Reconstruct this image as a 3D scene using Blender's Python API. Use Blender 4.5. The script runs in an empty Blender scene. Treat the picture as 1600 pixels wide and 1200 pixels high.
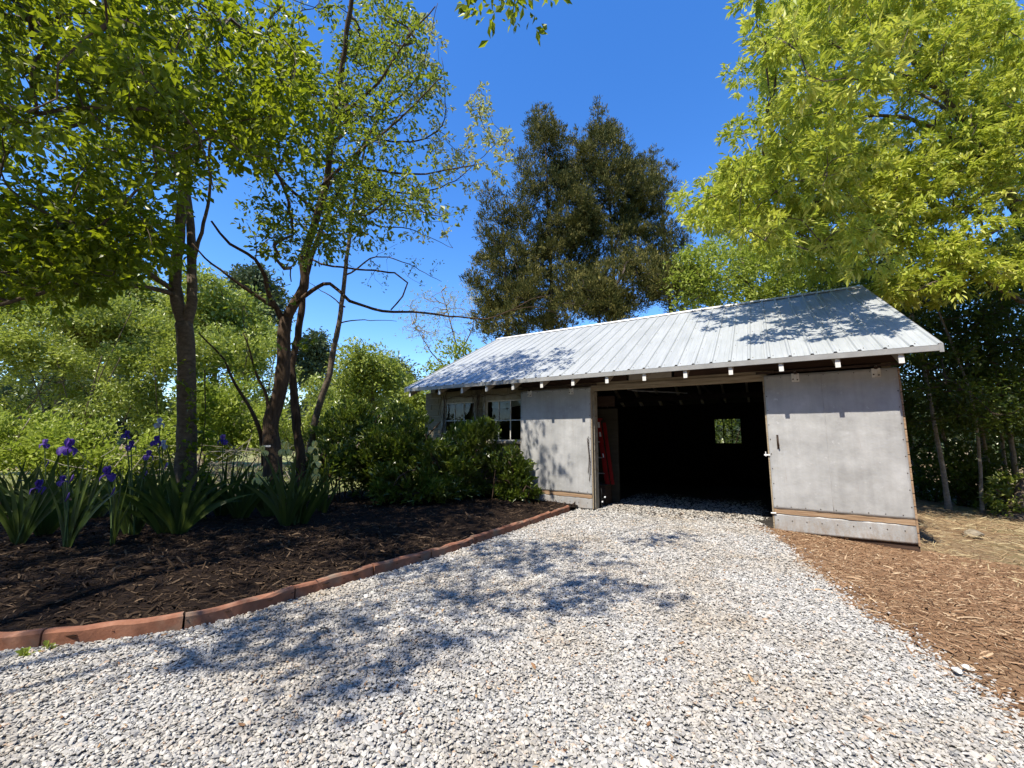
import bpy, bmesh, math, random
import numpy as np
from mathutils import Vector, Matrix

random.seed(4)
R = np.random.default_rng(11)
scene = bpy.context.scene
COL = scene.collection

# ------------------------------------------------------------------ camera
F_PX, PITCH, ROLL, CAM_H = 647.28, math.radians(7.807), math.radians(-0.382), 1.155
cr, sr = math.cos(ROLL), math.sin(ROLL)
right0 = np.array([1., 0, 0]); up0 = np.array([0, -math.sin(PITCH), math.cos(PITCH)]); fwd = np.array([0, math.cos(PITCH), math.sin(PITCH)])
rightv = right0 * cr - up0 * sr; upv = right0 * sr + up0 * cr
cam_d = bpy.data.cameras.new('camera'); cam = bpy.data.objects.new('camera', cam_d); COL.objects.link(cam)
cam_d.sensor_width = 36; cam_d.sensor_fit = 'HORIZONTAL'; cam_d.lens = F_PX / 1600 * 36
cam_d.clip_start = 0.05; cam_d.clip_end = 3000
cam.matrix_world = Matrix(((rightv[0], upv[0], -fwd[0], 0), (rightv[1], upv[1], -fwd[1], 0), (rightv[2], upv[2], -fwd[2], CAM_H), (0, 0, 0, 1)))
scene.camera = cam

# ------------------------------------------------------------------ light
SUN_EL = math.radians(58)
TRAV = np.array([.607, .795]); TRAV /= np.linalg.norm(TRAV)          # where the shadows point, on the ground
world = bpy.data.worlds.new("World"); scene.world = world; world.use_nodes = True
wn = world.node_tree; wn.nodes.clear()
wo = wn.nodes.new('ShaderNodeOutputWorld'); bg = wn.nodes.new('ShaderNodeBackground'); sky = wn.nodes.new('ShaderNodeTexSky')
sky.sky_type = 'NISHITA'; sky.sun_disc = False; sky.sun_elevation = SUN_EL
sky.sun_rotation = math.atan2(-TRAV[0], -TRAV[1]); sky.altitude = 100; sky.air_density = 1.0; sky.dust_density = 0.2; sky.ozone_density = 3.0
bg.inputs['Strength'].default_value = 0.145
hs = wn.nodes.new('ShaderNodeHueSaturation'); hs.inputs['Saturation'].default_value = 1.30; hs.inputs['Hue'].default_value = .509
wn.links.new(sky.outputs[0], hs.inputs['Color']); wn.links.new(hs.outputs[0], bg.inputs[0]); wn.links.new(bg.outputs[0], wo.inputs[0])
sd = bpy.data.lights.new('sun', 'SUN'); so = bpy.data.objects.new('sun', sd); COL.objects.link(so)
sd.energy = 4.1; sd.angle = math.radians(.53); sd.color = (1, .925, .80)
ld = Vector((TRAV[0] * math.cos(SUN_EL), TRAV[1] * math.cos(SUN_EL), -math.sin(SUN_EL)))
so.rotation_euler = ld.to_track_quat('-Z', 'Y').to_euler(); so.location = (-8, -10, 25)
scene.view_settings.view_transform = 'Standard'; scene.view_settings.look = 'None'
scene.view_settings.exposure = 1.08; scene.view_settings.gamma = 1.0; scene.view_settings.use_curve_mapping = False
scene.render.engine = 'CYCLES'
cy = scene.cycles
cy.max_bounces = 7; cy.diffuse_bounces = 3; cy.glossy_bounces = 3; cy.transmission_bounces = 4; cy.transparent_max_bounces = 6
cy.caustics_reflective = False; cy.caustics_refractive = False; cy.use_denoising = True

# ------------------------------------------------------------------ measuring
def ray(u, v):
    a0 = (u - 800) / F_PX; b0 = (600 - v) / F_PX
    return rightv * a0 + upv * b0 + fwd
CAMP = np.array([0, 0, CAM_H])
def at(u, v, Y):
    r = ray(u, v); return CAMP + r * (Y / r[1])
def gnd(u, v, z=0.):
    r = ray(u, v); return CAMP + r * ((z - CAM_H) / r[2])
SHED_AZ = math.radians(-31.466)
SP = np.array([1.3746, 7.1901, 0.]); SD = np.array([math.cos(SHED_AZ), math.sin(SHED_AZ), 0]); SN = np.array([-SD[1], SD[0], 0])
def shed_xy(x, y):
    return (x - SP[0]) * SD[0] + (y - SP[1]) * SD[1], (x - SP[0]) * SN[0] + (y - SP[1]) * SN[1]
def sstep(a, b, x):
    t = np.clip((x - a) / (b - a), 0, 1); return t * t * (3 - 2 * t)
def terrain(x, y):
    x = np.asarray(x, float); y = np.asarray(y, float)
    s, d = shed_xy(x, y)
    z = -.078 * np.clip(s - 2.35, 0, 6) * sstep(2.5, 5.0, y)
    z = z + .018 * np.sin(x * 1.3 + y * .7) * sstep(9, 16, np.hypot(x, y)) * 3
    return z

# ------------------------------------------------------------------ materials
def new_mat(name):
    m = bpy.data.materials.new(name); m.use_nodes = True; nt = m.node_tree
    for n in list(nt.nodes): nt.nodes.remove(n)
    out = nt.nodes.new('ShaderNodeOutputMaterial')
    return m, nt, out
def N(nt, t, **kw):
    n = nt.nodes.new(t)
    for k, v in kw.items():
        if k in n.inputs: n.inputs[k].default_value = v
        else: setattr(n, k, v)
    return n
def ramp(nt, fac, stops):
    r = nt.nodes.new('ShaderNodeValToRGB'); e = r.color_ramp.elements
    e[0].position, e[0].color = stops[0][0], (*stops[0][1], 1); e[1].position, e[1].color = stops[-1][0], (*stops[-1][1], 1)
    for p, c in stops[1:-1]:
        q = e.new(p); q.color = (*c, 1)
    nt.links.new(fac, r.inputs[0]); return r.outputs[0]
def mixc(nt, fac, a, b, mode='MIX'):
    m = nt.nodes.new('ShaderNodeMix'); m.data_type = 'RGBA'; m.blend_type = mode
    for sock, val in ((m.inputs[0], fac), (m.inputs[6], a), (m.inputs[7], b)):
        if isinstance(val, (int, float)): sock.default_value = val
        elif isinstance(val, tuple): sock.default_value = (*val, 1)
        else: nt.links.new(val, sock)
    return m.outputs[2]
def noise(nt, scale, detail=6, rough=.6, stretch=None, coord='Object', dist=0.):
    tc = nt.nodes.new('ShaderNodeTexCoord'); n = N(nt, 'ShaderNodeTexNoise', Scale=scale, Detail=detail, Roughness=rough, Distortion=dist)
    if stretch:
        mp = nt.nodes.new('ShaderNodeMapping'); mp.inputs['Scale'].default_value = stretch
        nt.links.new(tc.outputs[coord], mp.inputs[0]); nt.links.new(mp.outputs[0], n.inputs['Vector'])
    else: nt.links.new(tc.outputs[coord], n.inputs['Vector'])
    return n.outputs['Fac']
def simple(name, stops, scale=8, rough=.8, metal=0., bump=.2, bdist=.01, detail=6, stretch=None, bscale=None, spec=.3, second=None):
    m, nt, out = new_mat(name)
    p = N(nt, 'ShaderNodeBsdfPrincipled', Roughness=rough, Metallic=metal); p.inputs['Specular IOR Level'].default_value = spec
    f = noise(nt, scale, detail, .65, stretch); c = ramp(nt, f, stops)
    if second:
        f2 = noise(nt, second[0], 4, .6, second[3] if len(second) > 3 else None)
        mask = ramp(nt, f2, [(second[2][0], (0, 0, 0)), (second[2][1], (1, 1, 1))])
        c = mixc(nt, mask, c, second[1])
    nt.links.new(c, p.inputs['Base Color'])
    if bump:
        b = N(nt, 'ShaderNodeBump', Strength=bump, Distance=bdist)
        nt.links.new(noise(nt, bscale or scale * 2, 8, .7, stretch), b.inputs['Height']); nt.links.new(b.outputs[0], p.inputs['Normal'])
    nt.links.new(p.outputs[0], out.inputs[0]); return m
def inst_mat(name, stops, rough=.8, spec=.3, big=None):
    """colour picked per scattered piece"""
    m, nt, out = new_mat(name)
    oi = nt.nodes.new('ShaderNodeObjectInfo')
    p = N(nt, 'ShaderNodeBsdfPrincipled', Roughness=rough); p.inputs['Specular IOR Level'].default_value = spec
    c = ramp(nt, oi.outputs['Random'], stops)
    f = noise(nt, 60, 3, .6); c = mixc(nt, .35, c, ramp(nt, f, [(.3, (.45, .45, .45)), (.7, (1, 1, 1))]), 'MULTIPLY')
    if big:
        nz = N(nt, 'ShaderNodeTexNoise', Scale=big[0], Detail=5., Roughness=.65); nt.links.new(oi.outputs['Location'], nz.inputs['Vector'])
        c = mixc(nt, ramp(nt, nz.outputs['Fac'], [(.45, (0, 0, 0)), (.68, (.75, .75, .75))]), c, mixc(nt, 1., c, big[1], 'MULTIPLY'))
    nt.links.new(c, p.inputs['Base Color']); nt.links.new(p.outputs[0], out.inputs[0]); return m
def leaf_mat(name, stops, trans, tmix=.45, rough=.5, spec=.35):
    m, nt, out = new_mat(name)
    a = N(nt, 'ShaderNodeAttribute'); a.attribute_name = 'rnd'
    c = ramp(nt, a.outputs['Fac'], stops)
    p = N(nt, 'ShaderNodeBsdfPrincipled', Roughness=rough); p.inputs['Specular IOR Level'].default_value = spec
    t = N(nt, 'ShaderNodeBsdfTranslucent'); mx = N(nt, 'ShaderNodeMixShader', Fac=tmix)
    nt.links.new(c, p.inputs['Base Color'])
    tc = mixc(nt, .6, c, trans); nt.links.new(tc, t.inputs['Color'])
    nt.links.new(p.outputs[0], mx.inputs[1]); nt.links.new(t.outputs[0], mx.inputs[2]); nt.links.new(mx.outputs[0], out.inputs[0])
    return m
def bark_mat(name, dark, light, stretch=(6, 6, 1), scale=4, bump=.8, bdist=.02):
    return simple(name, [(.3, dark), (.7, light)], scale=scale, rough=.9, bump=bump, bdist=bdist, stretch=stretch, bscale=scale * 3, spec=.1)

M = {}
M['bark_brown'] = bark_mat('bark_brown', (.045, .03, .02), (.13, .09, .06))
M['bark_grey'] = bark_mat('bark_grey', (.075, .058, .042), (.19, .15, .11), (3, 3, 5), 5, .5)
M['bark_pale'] = bark_mat('bark_pale', (.16, .14, .11), (.36, .32, .26), (3, 3, 4), 5, .4)
M['bark_dark'] = bark_mat('bark_dark', (.03, .02, .014), (.10, .068, .045))
M['twig'] = simple('twig', [(.3, (.05, .035, .025)), (.7, (.13, .1, .075))], scale=20, bump=0)
M['twig_pale'] = simple('twig_pale', [(.3, (.2, .17, .13)), (.7, (.34, .3, .24))], scale=20, bump=0)
M['leaf_oak'] = leaf_mat('leaf_oak', [(0, (.045, .08, .006)), (.5, (.10, .15, .010)), (.8, (.2, .25, .02)), (1, (.38, .42, .07))], (.36, .42, .012), .55, .38)  # pale ends of the leaf ramps stand in for sunlit leaves
M['leaf_plum'] = leaf_mat('leaf_plum', [(0, (.05, .085, .010)), (.5, (.10, .15, .016)), (.8, (.22, .27, .04)), (1, (.42, .45, .12))], (.34, .4, .02), .5, .35)
M['leaf_pale'] = leaf_mat('leaf_pale', [(0, (.26, .3, .09)), (1, (.44, .45, .17))], (.5, .5, .14), .4)
M['leaf_yellow'] = leaf_mat('leaf_yellow', [(0, (.16, .25, .02)), (.45, (.38, .44, .05)), (.8, (.58, .59, .12)), (1, (.74, .72, .28))], (.54, .58, .06), .42, .5, .3)
M['leaf_bush'] = leaf_mat('leaf_bush', [(0, (.09, .13, .015)), (.4, (.22, .28, .04)), (.75, (.38, .43, .09)), (1, (.60, .63, .26))], (.42, .48, .06), .4, .38, .6)
M['leaf_lime'] = leaf_mat('leaf_lime', [(0, (.17, .22, .02)), (.5, (.28, .34, .04)), (1, (.40, .44, .09))], (.35, .45, .05), .4, .5)
M['leaf_laurel'] = leaf_mat('leaf_laurel', [(0, (.035, .065, .008)), (.5, (.09, .135, .016)), (.85, (.2, .24, .04)), (1, (.38, .40, .11))], (.26, .34, .03), .3, .28, .5)
M['leaf_cedar'] = leaf_mat('leaf_cedar', [(0, (.016, .026, .006)), (.45, (.065, .072, .016)), (.8, (.17, .15, .038)), (1, (.32, .27, .08))], (.12, .12, .02), .15, .7, .15)
M['leaf_pine'] = leaf_mat('leaf_pine', [(0, (.05, .075, .03)), (1, (.11, .14, .06))], (.1, .14, .04), .15, .6)
M['leaf_wood'] = leaf_mat('leaf_wood', [(0, (.022, .04, .006)), (.6, (.055, .085, .010)), (1, (.16, .2, .02))], (.2, .28, .02), .4, .5)
M['leaf_iris'] = leaf_mat('leaf_iris', [(0, (.022, .042, .006)), (.6, (.042, .07, .009)), (1, (.09, .12, .018))], (.08, .14, .02), .25, .45)
M['petal_purple'] = leaf_mat('petal_purple', [(0, (.05, .025, .16)), (.6, (.09, .045, .28)), (1, (.19, .12, .44))], (.2, .1, .55), .4, .6)
M['petal_violet'] = leaf_mat('petal_violet', [(0, (.20, .12, .42)), (1, (.36, .25, .6))], (.35, .2, .6), .4, .6)
M['petal_white'] = leaf_mat('petal_white', [(0, (.55, .56, .66)), (1, (.75, .75, .8))], (.6, .6, .7), .4, .6)
M['petal_yellow'] = leaf_mat('petal_yellow', [(0, (.86, .76, .22)), (1, (.92, .86, .40))], (.9, .8, .3), .5, .6)
M['stem_green'] = simple('stem_green', [(.3, (.06, .1, .03)), (.7, (.1, .15, .05))], scale=20, bump=0)

# ------------------------------------------------------------------ object helpers
def tag(o, label=None, cat=None, group=None, kind=None):
    if label: o['label'] = label
    if cat: o['category'] = cat
    if group: o['group'] = group
    if kind: o['kind'] = kind
    return o
def empty(name, loc=(0, 0, 0), rz=0., **kw):
    o = bpy.data.objects.new(name, None); COL.objects.link(o); o.location = Vector([float(c) for c in loc]); o.rotation_euler = (0, 0, rz); o.empty_display_size = .1
    return tag(o, **kw)
def link_mesh(name, me, mat, parent=None, loc=None, shift=None):
    o = bpy.data.objects.new(name, me); COL.objects.link(o)
    if mat is not None and not me.materials:
        for mm in (mat if isinstance(mat, (list, tuple)) else [mat]): me.materials.append(mm)
    if parent: o.parent = parent
    if loc is not None: o.location = Vector([float(c) for c in loc])
    return o
def np_mesh(name, V, Fs, rnd=None, smooth=False, mats=None):
    """V (n,3); Fs list of (m,k) int arrays; rnd list of per-face values; mats list of material indices"""
    me = bpy.data.meshes.new(name)
    me.vertices.add(len(V)); me.vertices.foreach_set('co', np.ascontiguousarray(V, dtype=np.float32).ravel())
    tot = sum(f.size for f in Fs); np_ = sum(len(f) for f in Fs)
    me.loops.add(tot); me.polygons.add(np_)
    me.loops.foreach_set('vertex_index', np.concatenate([f.ravel() for f in Fs]).astype(np.int32))
    sizes = np.concatenate([np.full(len(f), f.shape[1]) for f in Fs]); starts = np.concatenate([[0], np.cumsum(sizes)[:-1]])
    me.polygons.foreach_set('loop_start', starts.astype(np.int32))
    if mats is not None: me.polygons.foreach_set('material_index', np.concatenate([np.full(len(f), k) for f, k in zip(Fs, mats)]).astype(np.int32))
    me.polygons.foreach_set('use_smooth', np.full(np_, smooth))
    me.update(calc_edges=True)
    if rnd is not None:
        at_ = me.attributes.new('rnd', 'FLOAT', 'FACE'); at_.data.foreach_set('value', np.concatenate(rnd).astype(np.float32))
    me.validate()
    return me
class MB:
    """collects solid pieces into one mesh"""
    def __init__(s): s.v = []; s.f = []
    def add(s, V, Fc):
        o = len(s.v); s.v += [tuple(map(float, p)) for p in V]; s.f += [tuple(i + o for i in f) for f in Fc]; return s
    def box(s, x0, x1, y0, y1, z0, z1):
        V = [(x, y, z) for z in (z0, z1) for y in (y0, y1) for x in (x0, x1)]
        return s.add(V, [(0, 2, 3, 1), (4, 5, 7, 6), (0, 1, 5, 4), (2, 6, 7, 3), (0, 4, 6, 2), (1, 3, 7, 5)])
    def hexa(s, b, t):   # 4 bottom corners, 4 top corners
        return s.add(list(b) + list(t), [(0, 3, 2, 1), (4, 5, 6, 7), (0, 1, 5, 4), (1, 2, 6, 5), (2, 3, 7, 6), (3, 0, 4, 7)])
    def tube(s, pts, rad, n=6, cap=True):
        pts = np.asarray(pts, float); rad = np.broadcast_to(rad, (len(pts),)); V = []; Fc = []
        tan = np.gradient(pts, axis=0); tan /= np.linalg.norm(tan, axis=1)[:, None] + 1e-9
        ref = np.array([0, 0, 1.]) if abs(tan[0][2]) < .8 else np.array([1., 0, 0])
        for i, (p, t, r) in enumerate(zip(pts, tan, rad)):
            a = np.cross(t, ref); a /= np.linalg.norm(a) + 1e-9; b = np.cross(t, a); ref = np.cross(a, t) if i else ref
            ref = -b if False else ref
            for k in range(n):
                g = 2 * math.pi * k / n; V.append(p + r * (a * math.cos(g) + b * math.sin(g)))
        for i in range(len(pts) - 1):
            for k in range(n):
                k2 = (k + 1) % n; Fc.append((i * n + k, i * n + k2, (i + 1) * n + k2, (i + 1) * n + k))
        if cap: Fc += [tuple(range(n))[::-1], tuple(range((len(pts) - 1) * n, len(pts) * n))]
        return s.add(V, Fc)
    def build(s, name, mat, parent=None, smooth=False, bevel=0., loc=None):
        me = bpy.data.meshes.new(name); me.from_pydata(s.v, [], s.f); me.update()
        if bevel:
            bm = bmesh.new(); bm.from_mesh(me); bmesh.ops.bevel(bm, geom=bm.edges[:], offset=bevel, segments=1, affect='EDGES', clamp_overlap=True)
            bm.to_mesh(me); bm.free()
        if smooth: me.polygons.foreach_set('use_smooth', [True] * len(me.polygons))
        me.update()
        return link_mesh(name, me, mat, parent, loc)
def bx(name, mat, parent, x0, x1, y0, y1, z0, z1, bevel=0.):
    return MB().box(x0, x1, y0, y1, z0, z1).build(name, mat, parent, bevel=bevel)
def catmull(P, step=.15):
    P = np.asarray(P, float)
    if len(P) < 3: 
        n = max(2, int(np.linalg.norm(P[-1] - P[0]) / step) + 1); t = np.linspace(0, 1, n)[:, None]; return P[0] * (1 - t) + P[-1] * t
    Q = np.vstack([2 * P[0] - P[1], P, 2 * P[-1] - P[-2]]); out = []
    for i in range(1, len(Q) - 2):
        n = max(1, int(np.linalg.norm(Q[i + 1] - Q[i]) / step))
        for t in np.arange(n) / n:
            a, b, c, d = Q[i - 1], Q[i], Q[i + 1], Q[i + 2]
            out.append(.5 * ((2 * b) + (-a + c) * t + (2 * a - 5 * b + 4 * c - d) * t * t + (-a + 3 * b - 3 * c + d) * t ** 3))
    out.append(P[-1]); return np.array(out)
def nrm(v): return v / (np.linalg.norm(v, axis=-1, keepdims=True) + 1e-9)

# ------------------------------------------------------------------ leaves
def leaf_arrays(C, D, per, L, W, spread, droop, rng, jit=.03, hexa=False, flat=.6, fold=.25):
    """sprigs of leaves at C (n,3) pointing D (n,3); returns V, F, rnd"""
    n = len(C); C = np.repeat(C, per, 0); D = np.repeat(nrm(D), per, 0); m = len(C)
    d = nrm(D + rng.normal(0, spread, (m, 3)) - np.array([0, 0, droop]))
    b = C + rng.normal(0, jit, (m, 3))
    up = nrm(rng.normal(0, 1 - flat, (m, 3)) + np.array([0, 0, flat]))
    side = nrm(np.cross(d, up)); nor = np.cross(side, d)
    l = (L * rng.uniform(.45, 1.3, m))[:, None]; w = l * W / L * rng.uniform(.8, 1.15, m)[:, None]
    tip = b + d * l - np.array([0, 0, 1]) * l * .12 * rng.random((m, 1))
    cl = np.repeat(rng.random(n), per)
    rn = np.clip(.65 * cl + .35 * rng.random(m), 0, 1)
    if not hexa:
        mid = b + d * l * .52 + nor * w * fold
        V = np.stack([b, mid + side * w * .5, tip, mid - side * w * .5], 1).reshape(-1, 3)
        base = (np.arange(m) * 4)[:, None]
        F = np.concatenate([base + [0, 2, 1], base + [0, 3, 2]], 1).reshape(-1, 3)
    else:
        m1 = b + d * l * .33 + nor * w * fold * .8; m2 = b + d * l * .72 + nor * w * fold
        V = np.stack([b, m1 + side * w * .34, m2 + side * w * .5, tip, m2 - side * w * .5, m1 - side * w * .34], 1).reshape(-1, 3)
        base = (np.arange(m) * 6)[:, None]
        F = np.concatenate([base + [0, 3, 2, 1], base + [0, 5, 4, 3]], 1).reshape(-1, 4)
    return V, F, np.repeat(rn, 2)

# ------------------------------------------------------------------ trees
def tree(name, label, cat, paths, targets, leaf, bark, seed=0, group=None, twig='twig', per_t=6, rc=.25, per=6, L=.09, W=.045,
         spread=.6, droop=.2, hexa=False, tip_r=.004, wig=.03, flat=.6, jit=.03, twigs=True, leafmask=None, sag=.0, up=.25, rexp=.5):
    """paths: (points, r0, r1) trunk first; targets: ends of the twigs (n,3)"""
    rng = np.random.default_rng(seed)
    base = np.array(paths[0][0][0], float)
    root = empty(name, base, label=label, cat=cat, group=group)
    nodes = []; dirs = []
    for k, (pts, r0, r1) in enumerate(paths):
        P = catmull(pts, .12 if r0 < .1 else .16); n = len(P)
        w = rng.normal(0, 1, (n, 3)); w = np.cumsum(w, 0) * wig * .25; w -= np.linspace(0, 1, n)[:, None] * w[-1]
        if k == 0: w *= .4
        P = P + w; t = np.linspace(0, 1, n); rad = r0 + (r1 - r0) * t ** .8
        if k == 0: rad = rad * (1 + .45 * np.exp(-t * n * .16 / .18))
        rad = rad * (1 + rng.normal(0, .04, n)) if r0 > .03 else rad
        mb = MB().tube(P - base, rad, 12 if r0 > .06 else 7)
        mb.build('trunk' if k == 0 else 'limb', M[bark], root, smooth=True)
        nodes.append(P); dirs.append(nrm(np.gradient(P, axis=0)))
    V = []; F4 = []; F3 = []; rn4 = []; rn3 = []; nv = 0
    if len(targets):
        NP = np.vstack(nodes); ND = np.vstack(dirs); fixed = len(NP)
        T = np.array(targets, float)
        d0 = np.array([np.min(np.sum((NP - t) ** 2, 1)) for t in T]); T = T[np.argsort(d0)]
        cap = fixed + len(T) * 30; P = np.zeros((cap, 3)); Dv = np.zeros((cap, 3)); par = -np.ones(cap, int); cnt = np.zeros(cap)
        P[:fixed] = NP; Dv[:fixed] = ND; nn = fixed; tips = []
        for t in T:
            df = t - P[:nn]; dist = np.sqrt((df ** 2).sum(1)); ca = (df * Dv[:nn]).sum(1) / (dist + 1e-6)
            j = int(np.argmin(dist * (1.35 - .35 * ca))); dd = dist[j]
            if dd < .03: continue
            ns = int(np.clip(dd / .16, 2, 26)); c = P[j] + Dv[j] * dd * .35 + np.array([0, 0, up * .3 * dd])
            tt = (np.arange(1, ns + 1) / ns)[:, None]
            Q = (1 - tt) ** 2 * P[j] + 2 * tt * (1 - tt) * c + tt ** 2 * t; Q[:-1] += rng.normal(0, wig * .5, (ns - 1, 3))
            Q[:, 2] -= sag * np.sin(tt[:, 0] * 3.14) * dd
            if nn + ns >= cap: break
            P[nn:nn + ns] = Q; par[nn] = j; par[nn + 1:nn + ns] = np.arange(nn, nn + ns - 1)
            prev = np.vstack([P[j][None], Q[:-1]]); Dv[nn:nn + ns] = nrm(Q - prev); nn += ns; tips.append((nn - 1, ns))
        for i, _ in tips: cnt[i] += 1
        for i in range(nn - 1, fixed - 1, -1):
            if par[i] >= 0: cnt[par[i]] += cnt[i]
        rad = tip_r * np.maximum(cnt[:nn], 1) ** rexp
        if twigs:
            e = np.arange(fixed, nn); a = P[par[e]]; b = P[e]; da = Dv[e]; db = Dv[e]
            ra = np.where(par[e] < fixed, rad[e] * 1.15, np.minimum(rad[par[e]], rad[e] * 1.5)); rb = rad[e]
            dpar = np.where((par[e] >= fixed)[:, None], Dv[par[e]], Dv[e])
            K = 4
            def ring(p, d, r):
                x = nrm(np.cross(d, np.array([.31, .17, .93]))); y = np.cross(d, x); g = np.arange(K) * 2 * math.pi / K
                return p[:, None] + r[:, None, None] * (x[:, None] * np.cos(g)[:, None] + y[:, None] * np.sin(g)[:, None])
            RA = ring(a, dpar, ra); RB = ring(b, db, rb); VV = np.concatenate([RA, RB], 1).reshape(-1, 3)
            bs = (np.arange(len(e)) * 2 * K)[:, None]
            quads = np.concatenate([bs + [k, (k + 1) % K, K + (k + 1) % K, K + k] for k in range(K)], 0)
            V.append(VV - base); F4.append(quads + nv); rn4.append(np.full(len(quads), .5)); nv += len(VV)
        mats = [1] if twigs else []
        Fs = list(F4); rs = list(rn4)
        if leaf:
            tp = np.array([i for i, _ in tips]); TP = P[tp]; TD = Dv[tp]
            off = rng.normal(0, 1, (len(tp), per_t, 3)); off = nrm(off) * (rng.random((len(tp), per_t, 1)) ** .5) * rc; off[..., 2] *= .7
            C = (TP[:, None] + off).reshape(-1, 3); Dr = (nrm(off) + TD[:, None] * .5 + np.array([0, 0, up])).reshape(-1, 3)
            if leafmask is not None:
                k_ = leafmask(C); C = C[k_]; Dr = Dr[k_]
            lv, lf, lr = leaf_arrays(C, Dr, per, L, W, spread, droop, rng, hexa=hexa, flat=flat, jit=jit)
            V.append(lv - base); Fs.append(lf + nv); rs.append(lr); nv += len(lv); mats.append(0)
        me = np_mesh('crown', np.vstack(V), Fs, rnd=rs, mats=mats)
        link_mesh('crown', me, [M[leaf] if leaf else M[twig], M[twig]], root)
    return root

def zone(ells, n, Y0, Y1, holes=(), rng=R, zmin=None, edge=.5):
    """points spread through a slab of depth Y0..Y1 within the crown outline"""
    w = np.array([e[4] if len(e) > 4 else e[2] * e[3] for e in ells], float); w /= w.sum(); out = []
    while len(out) < n:
        e = ells[rng.choice(len(ells), p=w)]; a = rng.random() * 6.283; r = rng.random() ** edge
        u = e[0] + e[2] * r * math.cos(a); v = e[1] + e[3] * r * math.sin(a)
        if any(((u - h[0]) / h[2]) ** 2 + ((v - h[1]) / h[3]) ** 2 < 1 for h in holes): continue
        rr = ray(u, v)
        if rr[1] < .12: continue
        y = rng.uniform(Y0, Y1); p = CAMP + rr * (y / rr[1])
        if zmin is not None and p[2] < zmin: continue
        if p[2] > 13 and Y1 < 12: continue
        out.append(p)
    return np.array(out)
def in_ell(c, r, n, rng=R, shell=.35):
    d = nrm(rng.normal(0, 1, (n, 3))); q = rng.random((n, 1)) ** shell
    return np.array(c, float) + d * q * np.array(r, float)
def blobby(c, r, nb, n, rng, bs=.4, lo=None):
    """points on the outsides of many small mounds that make up one crown"""
    c = np.array(c, float); r = np.array(r, float)
    B = c + nrm(rng.normal(0, 1, (nb, 3))) * rng.random((nb, 1)) ** .4 * r * (1 - bs * .5)
    k = rng.integers(0, nb, n); d = nrm(rng.normal(0, 1, (n, 3)) + np.array([0, 0, .25]))
    q = B[k] + d * (r.min() * bs) * rng.uniform(.75, 1.1, (n, 1))
    if lo is not None: q[:, 2] = np.maximum(q[:, 2], lo + rng.random(n) * .1)
    return q

# ------------------------------------------------------------------ ground
CURB = np.array([(-9.0, 1.72), (-6.5, 1.95), (-4.2, 2.2), (-3.35, 2.33), (-2.68, 2.46), (-2.37, 2.55), (-1.99, 2.70), (-1.72, 2.98), (-1.50, 3.31), (-1.12, 3.80), (-.75, 4.30), (-.35, 4.93), (.22, 5.86), (.62, 6.52), (.98, 7.08)])
GR_R = np.array([(-4, 2.0), (1.2, 2.12), (1.91, 2.15), (2.24, 2.24), (2.56, 2.33), (3.0, 2.41), (3.6, 2.63), (4.21, 2.87), (5.0, 3.18), (5.43, 3.36), (5.75, 3.3), (6.2, 3.3)])
def curb_dist(x, y):
    """signed: positive on the bed side"""
    x = np.atleast_1d(x).astype(float); y = np.atleast_1d(y).astype(float)
    A = CURB[:-1]; B = CURB[1:]; best = np.full(x.shape, 1e9); sg = np.ones(x.shape)
    for a, b in zip(A, B):
        ab = b - a; t = np.clip(((x - a[0]) * ab[0] + (y - a[1]) * ab[1]) / (ab @ ab), 0, 1)
        dx = x - a[0] - t * ab[0]; dy = y - a[1] - t * ab[1]; d = np.hypot(dx, dy)
        s = np.sign(ab[0] * (y - a[1]) - ab[1] * (x - a[0])); u = d < best
        best = np.where(u, d, best); sg = np.where(u, s, sg)
    return best * sg
def right_x(y): return np.interp(y, GR_R[:, 0], GR_R[:, 1])
def bump2(x, y, s=1.):
    return (np.sin(x * 5.1 * s + 1.3 * np.sin(y * 3.7 * s)) * np.cos(y * 4.3 * s + 1.7 * np.sin(x * 2.9 * s)) + .5 * np.sin(x * 13 * s + y * 7 * s) * np.cos(y * 11 * s - x * 5 * s)) * .5
def bed_z(x, y):
    d = np.clip(curb_dist(x, y), 0, 5); return .058 + .06 * sstep(0, 1.2, d) + .012 * bump2(x, y) + .02 * bump2(x, y, .35)
def mulch_z(x, y):
    e = x - right_x(y); return terrain(x, y) + .004 + .012 * sstep(0, .5, e) + .010 * bump2(x, y)

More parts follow.
